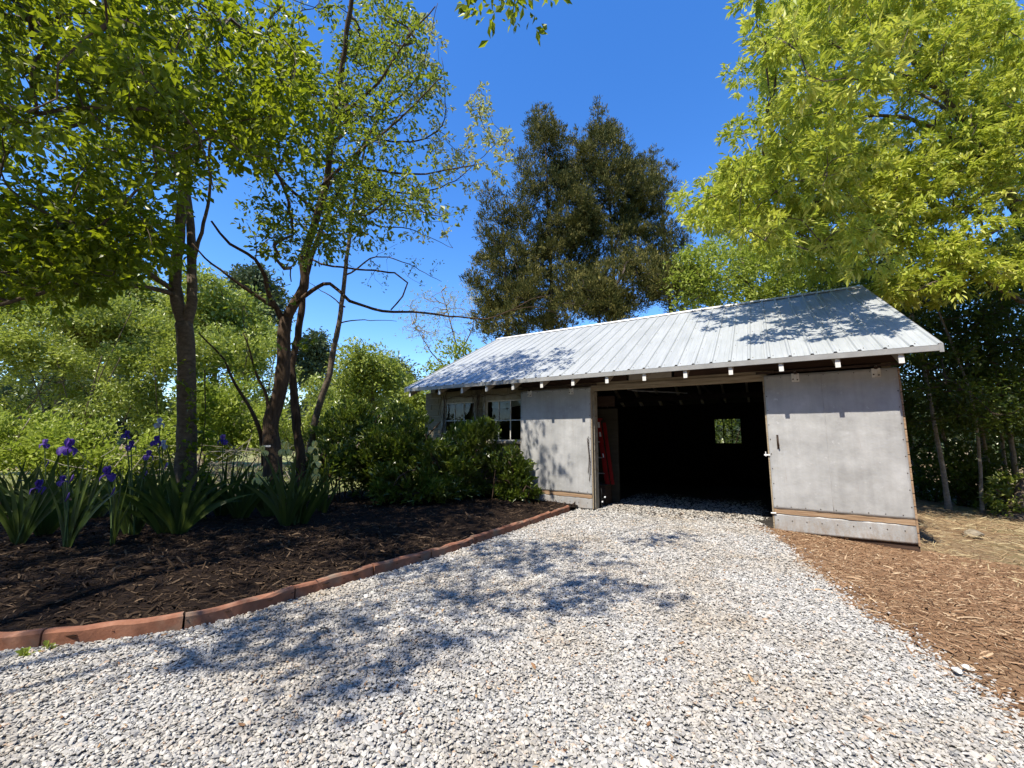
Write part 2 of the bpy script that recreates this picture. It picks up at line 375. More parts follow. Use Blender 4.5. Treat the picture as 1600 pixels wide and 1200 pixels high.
def grid_sheet(name, X, Y, zf, mat, keep=None, kind='structure', parent=None, smooth=True):
    gx, gy = np.meshgrid(X, Y); z = zf(gx, gy); V = np.stack([gx, gy, z], -1).reshape(-1, 3); nx, ny = len(X), len(Y)
    i = (np.arange(ny - 1)[:, None] * nx + np.arange(nx - 1)[None]).ravel()
    F = np.stack([i, i + 1, i + nx + 1, i + nx], 1)
    if keep is not None:
        c = V[F].mean(1); F = F[keep(c[:, 0], c[:, 1])]
        used = np.unique(F); mp = -np.ones(len(V), int); mp[used] = np.arange(len(used)); V = V[used]; F = mp[F]
    o = link_mesh(name, np_mesh(name, V, [F], smooth=smooth), mat, parent)
    if kind: o['kind'] = kind
    return o
def ground_mat():
    m, nt, out = new_mat('ground_litter')
    p = N(nt, 'ShaderNodeBsdfPrincipled', Roughness=.95); p.inputs['Specular IOR Level'].default_value = .1
    base = ramp(nt, noise(nt, 14, 8, .7), [(.3, (.10, .065, .035)), (.5, (.20, .14, .08)), (.7, (.34, .27, .17))])
    grass = ramp(nt, noise(nt, 30, 6, .7), [(.3, (.08, .12, .03)), (.7, (.26, .27, .11))])
    m1 = ramp(nt, noise(nt, .35, 5, .6), [(.50, (0, 0, 0)), (.68, (.5, .5, .5))])
    nt.links.new(mixc(nt, m1, base, grass), p.inputs['Base Color'])
    b = N(nt, 'ShaderNodeBump', Strength=.7, Distance=.03); nt.links.new(noise(nt, 40, 8, .75), b.inputs['Height']); nt.links.new(b.outputs[0], p.inputs['Normal'])
    nt.links.new(p.outputs[0], out.inputs[0]); return m
M['ground'] = ground_mat()
M['lawn'] = simple('lawn', [(.3, (.10, .13, .04)), (.5, (.22, .23, .09)), (.75, (.40, .37, .2))], scale=22, rough=.95, bump=.8, bdist=.03, spec=.1, detail=8)
w_ = np.sinh(np.linspace(-1, 1, 181) * 6.2) / math.sinh(6.2) * 900
grid_sheet('ground', w_, w_ + 5, lambda x, y: terrain(x, y) - .03, M['ground'])

grid_sheet('lawn', np.linspace(-40, -.6, 90), np.linspace(6.2, 50, 90), lambda x, y: terrain(x, y) - .02, M['lawn'], keep=lambda x, y: shed_xy(x, y)[0] < -4.15)
def gravel_mat():
    m, nt, out = new_mat('gravel_base')
    p = N(nt, 'ShaderNodeBsdfPrincipled', Roughness=.9)
    tc = nt.nodes.new('ShaderNodeTexCoord'); vo = N(nt, 'ShaderNodeTexVoronoi', Scale=38.); nt.links.new(tc.outputs['Object'], vo.inputs['Vector'])
    c = ramp(nt, vo.outputs['Color'], [(.1, (.22, .22, .21)), (.6, (.36, .36, .35)), (.95, (.45, .44, .42))])
    nt.links.new(mixc(nt, .5, c, ramp(nt, noise(nt, 90, 4), [(.3, (.3, .28, .25)), (.7, (1, 1, 1))]), 'MULTIPLY'), p.inputs['Base Color'])
    b = N(nt, 'ShaderNodeBump', Strength=1., Distance=.02); b.invert = True
    nt.links.new(vo.outputs['Distance'], b.inputs['Height']); nt.links.new(b.outputs[0], p.inputs['Normal'])
    nt.links.new(p.outputs[0], out.inputs[0]); return m
M['gravel_base'] = gravel_mat()
grid_sheet('gravel_driveway', np.linspace(-9, 3.7, 100), np.linspace(-6, 9.2, 120), lambda x, y: terrain(x, y) + .0, M['gravel_base'],
           keep=lambda x, y: (x < right_x(y) + .35) & (curb_dist(x, y) < .12))
M['mulch_dark'] = simple('mulch_dark', [(.3, (.008, .005, .004)), (.6, (.02, .013, .009)), (.8, (.045, .03, .02))], scale=30, rough=.95, bump=1., bdist=.02, bscale=60, spec=.1)
M['mulch_red'] = simple('mulch_red', [(.3, (.17, .10, .055)), (.55, (.26, .16, .09)), (.8, (.36, .24, .14))], scale=30, rough=.95, bump=1., bdist=.02, bscale=70, spec=.1)
def in_bed(x, y):
    s, d = shed_xy(x, y)
    return (curb_dist(x, y) > .02) & (d < .12) & (y < 8.9) & (y < 7.6 + .25 * np.sin(x * 2) + sstep(-4, -2.5, x) * 3)
grid_sheet('mulch_bed', np.linspace(-9, 1.3, 130), np.linspace(1.7, 9, 110), bed_z, M['mulch_dark'], keep=in_bed)
grid_sheet('mulch_ground', np.linspace(1.8, 9.0, 120), np.linspace(-4, 6.3, 150), mulch_z, M['mulch_red'],
           keep=lambda x, y: (x > right_x(y) + .05 * np.sin(y * 9) + .03 * np.sin(y * 23)) & (shed_xy(x, y)[1] < .2))

# ------------------------------------------------------------------ shed
def door_metal():
    m, nt, out = new_mat('door_metal')
    p = N(nt, 'ShaderNodeBsdfPrincipled', Roughness=.55, Metallic=.12)
    a = ramp(nt, noise(nt, 1.6, 6, .65), [(.28, (.27, .27, .265)), (.45, (.37, .37, .365)), (.6, (.435, .435, .43)), (.75, (.54, .54, .53))])
    st = ramp(nt, noise(nt, 2.2, 6, .6, (6, 6, .5)), [(.35, (.80, .80, .80)), (.6, (1, 1, 1))])
    c = mixc(nt, .5, a, st, 'MULTIPLY')
    sp = ramp(nt, noise(nt, 9, 8, .8), [(.60, (0, 0, 0)), (.72, (1, 1, 1))]); c = mixc(nt, sp, c, (.62, .62, .63))
    sp2 = ramp(nt, noise(nt, 5, 8, .8, (1, 1, 2)), [(.64, (0, 0, 0)), (.72, (.6, .6, .6))]); c = mixc(nt, sp2, c, (.30, .30, .30))
    tc = nt.nodes.new('ShaderNodeTexCoord'); sx = nt.nodes.new('ShaderNodeSeparateXYZ'); nt.links.new(tc.outputs['Object'], sx.inputs[0])
    hg = ramp(nt, sx.outputs['Z'], [(.0, (1, 1, 1)), (.28, (0, 0, 0))]); nz = ramp(nt, noise(nt, 6, 8, .8, (2, 2, .7)), [(.42, (0, 0, 0)), (.62, (1, 1, 1))])
    mud = mixc(nt, 1., hg, nz, 'MULTIPLY'); c = mixc(nt, mixc(nt, 1., mud, (.75, .75, .75), 'MULTIPLY'), c, (.25, .18, .12))
    rs = ramp(nt, noise(nt, 3.3, 8, .75, (5, 5, .35)), [(.63, (0, 0, 0)), (.72, (.55, .55, .55))]); c = mixc(nt, rs, c, (.27, .19, .13))
    nt.links.new(c, p.inputs['Base Color'])
    nt.links.new(ramp(nt, noise(nt, 4, 4), [(.3, (.4, .4, .4)), (.7, (.7, .7, .7))]), p.inputs['Roughness'])
    b1 = N(nt, 'ShaderNodeBump', Strength=.35, Distance=.03); nt.links.new(noise(nt, 3.2, 4, .5), b1.inputs['Height'])
    b2 = N(nt, 'ShaderNodeBump', Strength=.25, Distance=.004); nt.links.new(noise(nt, 34, 3, .5), b2.inputs['Height']); nt.links.new(b1.outputs[0], b2.inputs['Normal'])
    nt.links.new(b2.outputs[0], p.inputs['Normal']); nt.links.new(p.outputs[0], out.inputs[0]); return m
M['dirt_floor'] = simple('dirt_floor', [(.3, (.012, .010, .008)), (.7, (.035, .03, .025))], scale=12, rough=.95, bump=.5)  # interior shade is put into this near-black floor colour
M['door_metal'] = door_metal()
def roof_metal():
    m, nt, out = new_mat('roof_metal')
    p = N(nt, 'ShaderNodeBsdfPrincipled', Roughness=.45, Metallic=.18)
    a = ramp(nt, noise(nt, 1.3, 6, .6, (3, .6, 1)), [(.3, (.36, .38, .385)), (.7, (.46, .48, .485))])
    st = ramp(nt, noise(nt, 3, 6, .7, (14, .6, 1)), [(.4, (.86, .87, .86)), (.62, (1, 1, 1))])
    c = mixc(nt, .8, a, st, 'MULTIPLY')
    d = ramp(nt, noise(nt, 7, 8, .8), [(.66, (0, 0, 0)), (.74, (.5, .5, .5))]); c = mixc(nt, d, c, (.5, .47, .4))
    nt.links.new(c, p.inputs['Base Color'])
    b1 = N(nt, 'ShaderNodeBump', Strength=.15, Distance=.02); nt.links.new(noise(nt, 2.5, 3, .5), b1.inputs['Height']); nt.links.new(b1.outputs[0], p.inputs['Normal'])
    nt.links.new(p.outputs[0], out.inputs[0]); return m
M['roof_metal'] = roof_metal()
M['trim_metal'] = simple('trim_metal', [(.3, (.25, .25, .245)), (.7, (.34, .34, .33))], scale=5, rough=.5, metal=.2, bump=.1)
M['white_paint'] = simple('white_paint', [(.3, (.52, .50, .46)), (.6, (.74, .73, .70))], scale=9, rough=.7, bump=.3, bdist=.004, second=(16, (.32, .25, .18), (.6, .68)))
M['old_wood'] = simple('old_wood', [(.3, (.16, .12, .075)), (.5, (.30, .24, .16)), (.75, (.42, .36, .27))], scale=5, rough=.85, bump=.5, bdist=.006, stretch=(.6, 8, 12), bscale=9)
M['strip_wood'] = simple('strip_wood', [(.3, (.17, .105, .06)), (.5, (.29, .19, .115)), (.75, (.42, .31, .20))], scale=5, rough=.8, bump=.4, bdist=.005, stretch=(.6, 8, 12), bscale=9)
M['dark_wood'] = simple('dark_wood', [(.3, (.03, .018, .012)), (.7, (.085, .05, .034))], scale=5, rough=.9, bump=.5, bdist=.006, stretch=(.6, 8, 12), bscale=9)
M['soffit'] = simple('soffit', [(.3, (.30, .26, .2)), (.7, (.45, .41, .34))], scale=5, rough=.9, bump=.3, stretch=(.6, 8, 1), bscale=9)
M['block'] = simple('block', [(.3, (.17, .14, .085)), (.55, (.235, .20, .13)), (.8, (.32, .28, .20))], scale=5, rough=.9, bump=.5, bdist=.006, bscale=60, second=(7, (.19, .17, .12), (.52, .68)))
M['mortar'] = simple('mortar', [(.3, (.27, .235, .165)), (.7, (.38, .34, .26))], scale=20, bump=.4)
M['frame_paint'] = simple('frame_paint', [(.3, (.24, .21, .15)), (.6, (.38, .345, .27))], scale=9, rough=.75, bump=.5, bdist=.004, second=(14, (.2, .15, .1), (.57, .66)))
M['sash_paint'] = simple('sash_paint', [(.3, (.48, .46, .40)), (.6, (.64, .62, .56))], scale=9, rough=.7, bump=.3, bdist=.003)
M['iron'] = simple('iron', [(.3, (.03, .022, .018)), (.7, (.09, .06, .045))], scale=20, rough=.7, metal=.5, bump=.3)
M['inside_wood'] = simple('inside_wood', [(.3, (.006, .004, .003)), (.7, (.016, .011, .008))], scale=5, rough=.95, bump=.3, stretch=(1, 8, 1), bscale=9)  # wood coloured near black, the gloom indoors is in the colour
M['ply'] = simple('ply', [(.3, (.03, .025, .016)), (.7, (.05, .042, .028))], scale=3, rough=.8, bump=.2, stretch=(1, 1, 5))  # plywood darkened so its colour carries the interior shade
M['ladder_red'] = simple('ladder_red', [(.3, (.16, .006, .006)), (.7, (.24, .010, .009))], scale=6, rough=.4, bump=.1)
M['sticker'] = simple('sticker', [(.3, (.6, .6, .6)), (.7, (.8, .8, .8))], scale=9, bump=0)
M['alu'] = simple('alu', [(.3, (.4, .4, .4)), (.7, (.55, .55, .55))], scale=9, rough=.4, metal=.8, bump=.1)
M['cloth_white'] = simple('cloth_white', [(.3, (.62, .62, .62)), (.7, (.8, .8, .8))], scale=9, bump=.3)  # white of the built pane reflection
M['cable'] = simple('cable', [(.3, (.012, .012, .012)), (.7, (.03, .03, .03))], scale=9, bump=0, rough=.5)
M['curb'] = simple('curb', [(.25, (.15, .062, .038)), (.5, (.24, .105, .062)), (.75, (.33, .17, .11))], scale=7, rough=.9, bump=.6, bdist=.005, bscale=60, second=(5, (.20, .15, .11), (.50, .70)))
def glass_mat():
    m, nt, out = new_mat('window_glass')
    fr = N(nt, 'ShaderNodeFresnel', IOR=1.45); t = N(nt, 'ShaderNodeBsdfTransparent'); g = N(nt, 'ShaderNodeBsdfGlossy', Roughness=.02)
    t.inputs[0].default_value = (.55, .6, .55, 1); b = N(nt, 'ShaderNodeBump', Strength=.06, Distance=.02)
    nt.links.new(noise(nt, 3, 2), b.inputs['Height']); nt.links.new(b.outputs[0], g.inputs['Normal'])
    mx = nt.nodes.new('ShaderNodeMixShader'); nt.links.new(fr.outputs[0], mx.inputs[0]); nt.links.new(t.outputs[0], mx.inputs[1]); nt.links.new(g.outputs[0], mx.inputs[2])
    nt.links.new(mx.outputs[0], out.inputs[0]); return m
M['glass'] = glass_mat()

shed = empty('shed', SP, SHED_AZ, label='old block garden shed with silver ribbed metal roof and two grey sliding doors', cat='shed')
XL, XR, YB = -3.97, 4.02, 6.35
EL, ER, OH, YR, ZE, ZR = -4.092, 4.328, .404, 3.227, 2.274, 4.160
SL = (ZR - ZE) / (YR + OH); YBE = 2 * YR + OH
def roofz(y): return ZE + SL * (y + OH) if y <= YR else ZR - SL * (y - YR)
# front wall left of the doorway, laid in blocks with the two windows left open
WIN = [(-3.47, -2.52, 1.13, 2.04), (-2.37, -1.33, 1.10, 2.04)]
CH = .132; BL = .40
wall = empty('wall'); wall.parent = shed
MB().box(XL + .01, WIN[0][0], .112, .25, -.15, 2.2).box(WIN[0][1], WIN[1][0], .112, .25, -.15, 2.2).box(WIN[0][0], WIN[0][1], .112, .25, -.15, WIN[0][2]) \
    .box(WIN[1][0], WIN[1][1], .112, .25, -.15, WIN[1][2]).box(WIN[0][0], WIN[0][1], .112, .25, WIN[0][3], 2.2).box(WIN[1][0], WIN[1][1], .112, .25, WIN[1][3], 2.2) \
    .box(WIN[1][1], -.06, .112, .25, -.15, 2.2).build('mortar_core', M['mortar'], wall)
protos = {}
def block(x0, x1, z0, z1, y0=.10, y1=.20):
    key = round(x1 - x0, 2), round(z1 - z0, 3)
    if key not in protos:
        w, h = (x1 - x0) / 2, (z1 - z0) / 2
        o = MB().box(-w, w, 0, y1 - y0, -h, h).build('block', M['block'], wall, bevel=.006); protos[key] = o
    else:
        o = protos[key].copy(); COL.objects.link(o)
    o.location = ((x0 + x1) / 2, y0 + R.uniform(-.003, .003), (z0 + z1) / 2); return o
for row in range(18):
    z0 = -.16 + row * CH; z1 = z0 + CH - .012
    if z1 > 2.23: z1 = 2.2
    cuts = [XL]; x = XL + (BL if row % 2 == 0 else BL / 2)
    while x < -.07: cuts.append(x); x += BL
    cuts.append(-.06)
    segs = [(a + .005, b - .005) for a, b in zip(cuts[:-1], cuts[1:])]
    for a, b in segs:
        parts = [(a, b)]
        for wx0, wx1, wz0, wz1 in WIN:
            if z1 > wz0 and z0 < wz1:
                nxt = []
                for (p, q) in parts:
                    if q <= wx0 or p >= wx1: nxt.append((p, q)); continue
                    if p < wx0 - .03: nxt.append((p, wx0 - .002))
                    if q > wx1 + .03: nxt.append((wx1 + .002, q))
                parts = nxt
        for p, q in parts:
            if q - p > .03 and p < -1.1: block(p, q, z0, z1)
# side, back and gable walls
for xa, xb in ((XL, XL + .15), (XR - .12, XR)):
    MB().add([(xa, .26, -.4), (xb, .26, -.4), (xb, YB, -.4), (xa, YB, -.4), (xa, .26, roofz(.26) - .13), (xb, .26, roofz(.26) - .13), (xb, YB, roofz(YB) - .13), (xa, YB, roofz(YB) - .13), (xa, YR, ZR - .13), (xb, YR, ZR - .13)],
           [(0, 3, 2, 1), (0, 1, 5, 4), (3, 7, 6, 2), (0, 4, 8, 7, 3), (1, 2, 6, 9, 5), (4, 5, 9, 8), (8, 9, 6, 7)]).build('side_wall', M['block'], wall)
BW = (1.26, 2.04, 1.05, 1.87)
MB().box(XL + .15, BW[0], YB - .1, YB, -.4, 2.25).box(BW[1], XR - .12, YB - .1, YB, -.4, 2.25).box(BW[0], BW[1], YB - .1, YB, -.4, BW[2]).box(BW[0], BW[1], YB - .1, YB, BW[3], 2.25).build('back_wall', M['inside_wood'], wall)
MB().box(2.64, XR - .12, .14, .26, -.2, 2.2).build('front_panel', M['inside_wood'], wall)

def window(x0, x1, z0, z1, y, cols, rows, depth=.05, fw=.075, side=-1, label=None):
    w = empty('window', (0, 0, 0)); w.parent = shed
    if label: w['label'] = label
    ya, yb = (y - .02, y + .07)
    MB().box(x0, x0 + fw, ya, yb, z0, z1).box(x1 - fw, x1, ya, yb, z0, z1).box(x0 + fw, x1 - fw, ya, yb, z1 - fw, z1).box(x0 + fw, x1 - fw, ya - .02, yb, z0, z0 + .05).build('frame', M['frame_paint'] if y < 1 else M['inside_wood'], w, bevel=.003)
    a0, a1, b0, b1 = x0 + fw, x1 - fw, z0 + .05, z1 - fw; s = .028; q = .018
    sm = MB().box(a0, a0 + s, y + .01, y + .045, b0, b1).box(a1 - s, a1, y + .01, y + .045, b0, b1).box(a0 + s, a1 - s, y + .01, y + .045, b1 - s, b1).box(a0 + s, a1 - s, y + .01, y + .045, b0, b0 + s)
    a0 += s; a1 -= s; b0 += s; b1 -= s
    sash = sm.build('sash', M['sash_paint'] if y < 1 else M['inside_wood'], w)
    cw = (a1 - a0) / cols; ch = (b1 - b0) / rows
    for i in range(1, cols): bx('muntin', M['sash_paint'] if y < 1 else M['inside_wood'], w, a0 + cw * i - q / 2, a0 + cw * i + q / 2, y + .012, y + .04, b0, b1)
    for j in range(1, rows):
        for i in range(cols): bx('muntin', M['sash_paint'] if y < 1 else M['inside_wood'], w, a0 + cw * i + q / 2, a0 + cw * (i + 1) - q / 2, y + .014, y + .038, b0 + ch * j - q / 2, b0 + ch * j + q / 2)
    for i in range(cols):
        for j in range(rows):
            t = R.uniform(-.002, .002)
            MB().add([(a0 + cw * i, y + .026 + t, b0 + ch * j), (a0 + cw * (i + 1), y + .026 - t, b0 + ch * j), (a0 + cw * (i + 1), y + .028 - t, b0 + ch * (j + 1)), (a0 + cw * i, y + .028 + t, b0 + ch * (j + 1))], [(0, 1, 2, 3)]).build('pane', M['glass'], w)
    return w
window(*WIN[0], .10, 3, 2, label='left window half hidden behind the shrub')
window(*WIN[1], .10, 3, 2, label='right window with six small panes beside the sliding door')
window(BW[0], BW[1], BW[2], BW[3], YB - .09, 3, 2, fw=.04, label='small dark window in the back wall')
# doorway timbers
hd = bx('header', M['old_wood'], shed, -.02, 2.64, .03, .14, 2.035, 2.125, bevel=.004)
bx('header_board', M['old_wood'], shed, -.5, 2.72, .05, .12, 2.129, 2.175, bevel=.003)
bx('jamb', M['frame_paint'], shed, -.055, 0.03, .07, .24, -.03, 2.03, bevel=.003)
bx('jamb', M['frame_paint'], shed, 2.60, 2.68, .07, .135, -.08, 2.03, bevel=.003)
bx('track_board', M['dark_wood'], shed, -1.42, .62, .06, .10, 2.179, 2.30)
bx('track_board', M['dark_wood'], shed, 1.38, 4.03, .06, .10, 2.179, 2.30)
bx('filler_board', M['soffit'], shed, .66, 1.34, .055, .10, 2.179, 2.31)
bx('door_track', M['iron'], shed, -1.47, .1, -.006, .03, 2.125, 2.155)
bx('door_track', M['iron'], shed, 2.5, 4.08, -.006, .03, 2.125, 2.155)
# rafters, all the way from tail to ridge and down the far side
raf0 = None
for k in range(13):
    x = -3.139 + .594 * k
    if raf0 is None:
        w = .026; m = MB(); ya = -.385
        for (y0, y1) in ((ya, YR), (2 * YR - ya, YR)):
            z0, z1 = (roofz(ya) - .05, ZR - .05)
            b = [(-w, y0, z0 - .145), (w, y0, z0 - .145), (w, y1, z1 - .145), (-w, y1, z1 - .145)]; t = [(-w, y0, z0 - .015), (w, y0, z0 - .015), (w, y1, z1 - .015), (-w, y1, z1 - .015)]
            m.hexa(b, t)
        raf0 = m.build('rafter', M['soffit'], shed); o = raf0
        me = raf0.data; me.materials.append(M['white_paint'])
        for p in me.polygons:
            if abs(p.normal.y) > .95: p.material_index = 1
    else: o = raf0.copy(); COL.objects.link(o)
    o.location = (x, 0, 0)
tl = raf0; tl.location.x = -3.139
# a rafter carrying the overhang at each gable end
for x in (EL + .12, ):
    o = raf0.copy(); COL.objects.link(o); o.location = (x, 0, 0)
# roof: boards underneath, ribbed panels, ridge cap, eave and rake trim
roof = empty('roof'); roof.parent = shed
def slope_box(x0, x1, ya, yb, up0, up1, name, mat):
    f = lambda y: roofz(y)
    return MB().hexa([(x0, ya, f(ya) + up0), (x1, ya, f(ya) + up0), (x1, yb, f(yb) + up0), (x0, yb, f(yb) + up0)], [(x0, ya, f(ya) + up1), (x1, ya, f(ya) + up1), (x1, yb, f(yb) + up1), (x0, yb, f(yb) + up1)]).build(name, mat, roof)
bw = .22; yy = -OH + .03; n_b = int((YR - .02 - yy) / bw)
for i in range(n_b):
    y0 = yy + i * bw; slope_box(EL + .03, ER - .03, y0 + .004, y0 + bw - .004, -.064, -.042, 'roof_board', M['soffit'])
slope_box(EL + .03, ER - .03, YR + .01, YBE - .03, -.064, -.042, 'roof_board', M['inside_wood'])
RB = .2354; r0x = 2.437; k0 = -27
def panel_mesh(nr, w0, sgn):
    """profile across, extruded along the slope; nr ribs"""
    prof = [(0., 0.)]
    for i in range(nr):
        c = w0 + i * RB
        a = max(c - .024, .001 + i * 1e-4); prof += [(a, 0), (c - .011, .019), (c + .011, .019), (c + .024, 0)]
        for q in (.33, .66):
            m_ = c + RB * q
            if m_ < nr * RB - .01 + w0 - RB * .0: prof += [(m_ - .006, 0), (m_, .003), (m_ + .006, 0)]
    prof.append((w0 + nr * RB - .024 + .02, 0))
    return sorted(set(prof))
def roof_panel(x0, x1, sgn):
    ribs = [r0x + k * RB for k in range(-40, 20)]; ribs = [r for r in ribs if x0 - .001 <= r - .026 and r + .026 <= x1 + .05]
    pr = [(x0 + .001, 0)]
    for r in ribs:
        pr += [(r - .024, 0), (r - .011, .02), (r + .011, .02), (r + .024, 0)]
        for q in (.33, .66):
            if r + RB * q + .01 < x1: pr += [(r + RB * q - .006, 0), (r + RB * q, .0035), (r + RB * q + .006, 0)]
    if pr[-1][0] < x1 - .005: pr.append((x1 - .001, 0))
    ya, yb = (-OH - .012, YR - .004) if sgn > 0 else (YR + .004, YBE + .012)
    ys = np.linspace(ya, yb, 7); V = []; F = []; n = len(pr); wob = R.uniform(-.0015, .0015, len(ys))
    for j, y in enumerate(ys):
        zb = (ZE + SL * (y + OH)) if sgn > 0 else (ZR - SL * (y - YR))
        for (x, h) in pr: V.append((x, y, zb + h + wob[j] * (1 if h == 0 else .5)))
    for j in range(len(ys) - 1):
        for i in range(n - 1): F.append((j * n + i, j * n + i + 1, (j + 1) * n + i + 1, (j + 1) * n + i))
    return MB().add(V, F).build('roof_panel', M['roof_metal'], roof)
edges = [EL]; e = r0x - 27 * RB - .05 + 4 * RB
while e < ER - .3: edges.append(e); e += 4 * RB
edges.append(ER)
for a, b in zip(edges[:-1], edges[1:]): roof_panel(a, b, 1); roof_panel(a, b, -1)
# overlapping ridge cap
MB().add([(EL - .01, YR - .11, ZR - SL * .11 + .026), (ER + .01, YR - .11, ZR - SL * .11 + .026), (ER + .01, YR, ZR + .032), (EL - .01, YR, ZR + .032), (EL - .01, YR + .11, ZR - SL * .11 + .026), (ER + .01, YR + .11, ZR - SL * .11 + .026),
          (EL - .01, YR - .11, ZR - SL * .11 + .02), (ER + .01, YR - .11, ZR - SL * .11 + .02)], [(0, 1, 2, 3), (3, 2, 5, 4), (6, 7, 1, 0)]).build('ridge_cap', M['white_paint'], roof)
bx('eave_trim', M['trim_metal'], roof, EL - .004, ER + .004, -OH - .010, -OH + .012, ZE - .075, ZE - .004, bevel=.002)
bx('eave_trim', M['trim_metal'], roof, EL - .004, ER + .004, YBE - .012, YBE + .01, ZE - .075, ZE - .004)
for x0, x1 in ((EL - .02, EL + .018), (ER - .018, ER + .02)):
    for ya, yb in ((-OH - .014, YR), (YR, YBE + .014)):
        slope_box(x0, x1, ya, yb, -.085, .012, 'rake_trim', M['trim_metal'])
# screws in the panels
sc_m = MB()
for k in range(-27, 9):
    for y in (-.33, .3, .95, 1.6, 2.25, 2.95):
        x = r0x + k * RB + .05 + R.uniform(-.004, .004)
        if x < ER - .03: z = roofz(y) + .001; sc_m.hexa([(x - .005, y - .005, z), (x + .005, y - .005, z), (x + .005, y + .005, z + .005), (x - .005, y + .005, z + .005)], [(x - .004, y - .004, z + .005), (x + .004, y - .004, z + .005), (x + .004, y + .004, z + .009), (x - .004, y + .004, z + .009)])
so_ = sc_m.build('screws', M['iron'], roof); so_['kind'] = 'stuff'

# sliding doors
def sheet(name, x0, x1, z0f, z1f, mat, parent, y, seed, amp=.006, nx=40, nz=50):
    """dented metal sheet; z0f and z1f give the lower and upper edge along x"""
    rg = np.random.default_rng(seed); xs = np.linspace(x0, x1, nx); V = []; F = []
    ph = rg.uniform(0, 6.28, 12); fr = rg.uniform(1.5, 9, (12, 2)); dents = [(rg.uniform(x0, x1), rg.uniform(.3, 1.9), rg.uniform(.03, .12), rg.uniform(-.006, .006)) for _ in range(14)]
    for j in range(nz):
        for x in xs:
            t = j / (nz - 1); z = z0f(x) * (1 - t) + z1f(x) * t
            d = sum(math.sin(fr[i][0] * x + fr[i][1] * z + ph[i]) for i in range(12)) / 12 * amp
            d += sum(a * math.exp(-((x - cx) ** 2 + (z - cz) ** 2) / r_ ** 2) for cx, cz, r_, a in dents)
            V.append((x, y - abs(d), z))
    for j in range(nz - 1):
        for i in range(nx - 1): F.append((j * nx + i, j * nx + i + 1, (j + 1) * nx + i + 1, (j + 1) * nx + i))
    o = MB().add(V, F).build(name, mat, parent, smooth=True)
    md = o.modifiers.new('s', 'SOLIDIFY'); md.thickness = .004; md.offset = 1
    return o
def sliding_door(x0, x1, label, bl, br, sl, sr, seed):
    dr = empty('sliding_door'); dr.parent = shed; dr['label'] = label
    L = lambda a, b: (lambda x: a + (b - a) * (x - x0) / (x1 - x0))
    MB().hexa([(x0 + .004, .004, bl + .01), (x1 - .004, .004, br + .01), (x1 - .004, .05, br + .01), (x0 + .004, .05, bl + .01)], [(x0 + .004, .004, 2.095), (x1 - .004, .004, 2.095), (x1 - .004, .05, 2.095), (x0 + .004, .05, 2.095)]).build('door_boards', M['old_wood'], dr)
    sheet('metal_sheet', x0, x1, L(sl + .03, sr + .03), L(2.096, 2.096), M['door_metal'], dr, -.002, seed)
    sheet('metal_sheet', x0, x1, L(bl, br), L(sl - .028, sr - .028), M['door_metal'], dr, -.001, seed + 1, amp=.012, nz=10)
    nm_ = MB(); rg = np.random.default_rng(seed + 3)
    for zz in (.12, .30, 2.06):
        for xx in np.arange(x0 + .04, x1 - .02, .16): nm_.tube([(xx, -.004, zz), (xx, -.0125, zz)], .006, 6)
    for xx in (x0 + .02, x1 - .02):
        for zz in np.arange(.4, 2.0, .2): nm_.tube([(xx + rg.normal(0, .004), -.003, zz), (xx, -.0125, zz)], .006, 6)
    nm_.build('nails', M['iron'], dr)['kind'] = 'stuff'
    xs_ = x0 + (x1 - x0) * .46; MB().tube(catmull([(xs_ + .004 * math.sin(k * 1.7 + seed), -.006, .29 + k * .18) for k in range(11)], .05), .0045, 5).build('seam', M['door_metal'], dr, smooth=True)
    n = 24; xs = np.linspace(x0 + .003, x1 - .003, n); rg = np.random.default_rng(seed); V = []; F = []
    for x in xs:
        zc = sl + (sr - sl) * (x - x0) / (x1 - x0); w = .026 + rg.uniform(-.004, .006)
        V += [(x, -.014, zc - w), (x, -.014, zc + w), (x, .002, zc - w), (x, .002, zc + w)]
    for i in range(n - 1):
        a = i * 4; F += [(a, a + 4, a + 5, a + 1), (a + 1, a + 5, a + 7, a + 3), (a + 2, a + 6, a + 4, a)]
    F += [(0, 1, 3, 2), (n * 4 - 4, n * 4 - 2, n * 4 - 1, n * 4 - 3)]
    MB().add(V, F).build('wood_strip', M['strip_wood'], dr)
    return dr
dl = sliding_door(-1.408, -.002, 'narrow left sliding door, grey sheet metal streaked by branch shadows', .0, .022, .252, .226, 5)
dr_ = sliding_door(2.595, 4.02, 'wide right sliding door, dented grey sheet metal over a dark bottom board', -.032, -.024, .232, .222, 9)
def hanger(dr, x):
    h = MB().box(x - .045, x + .045, -.022, -.006, 1.985, 2.10).box(x - .012, x + .012, -.03, -.022, 1.99, 2.13).build('hanger', M['white_paint'], dr, bevel=.004)
    MB().tube([(x - .028, -.02, 2.02), (x - .028, -.032, 2.02)], .009, 6).tube([(x + .022, -.02, 2.01), (x + .022, -.032, 2.01)], .009, 6).tube([(x, -.02, 2.105), (x, -.036, 2.105)], .022, 8).build('bolt', M['iron'], dr)
hanger(dl, -1.21); hanger(dl, -.36); hanger(dr_, 2.965); hanger(dr_, 3.815)
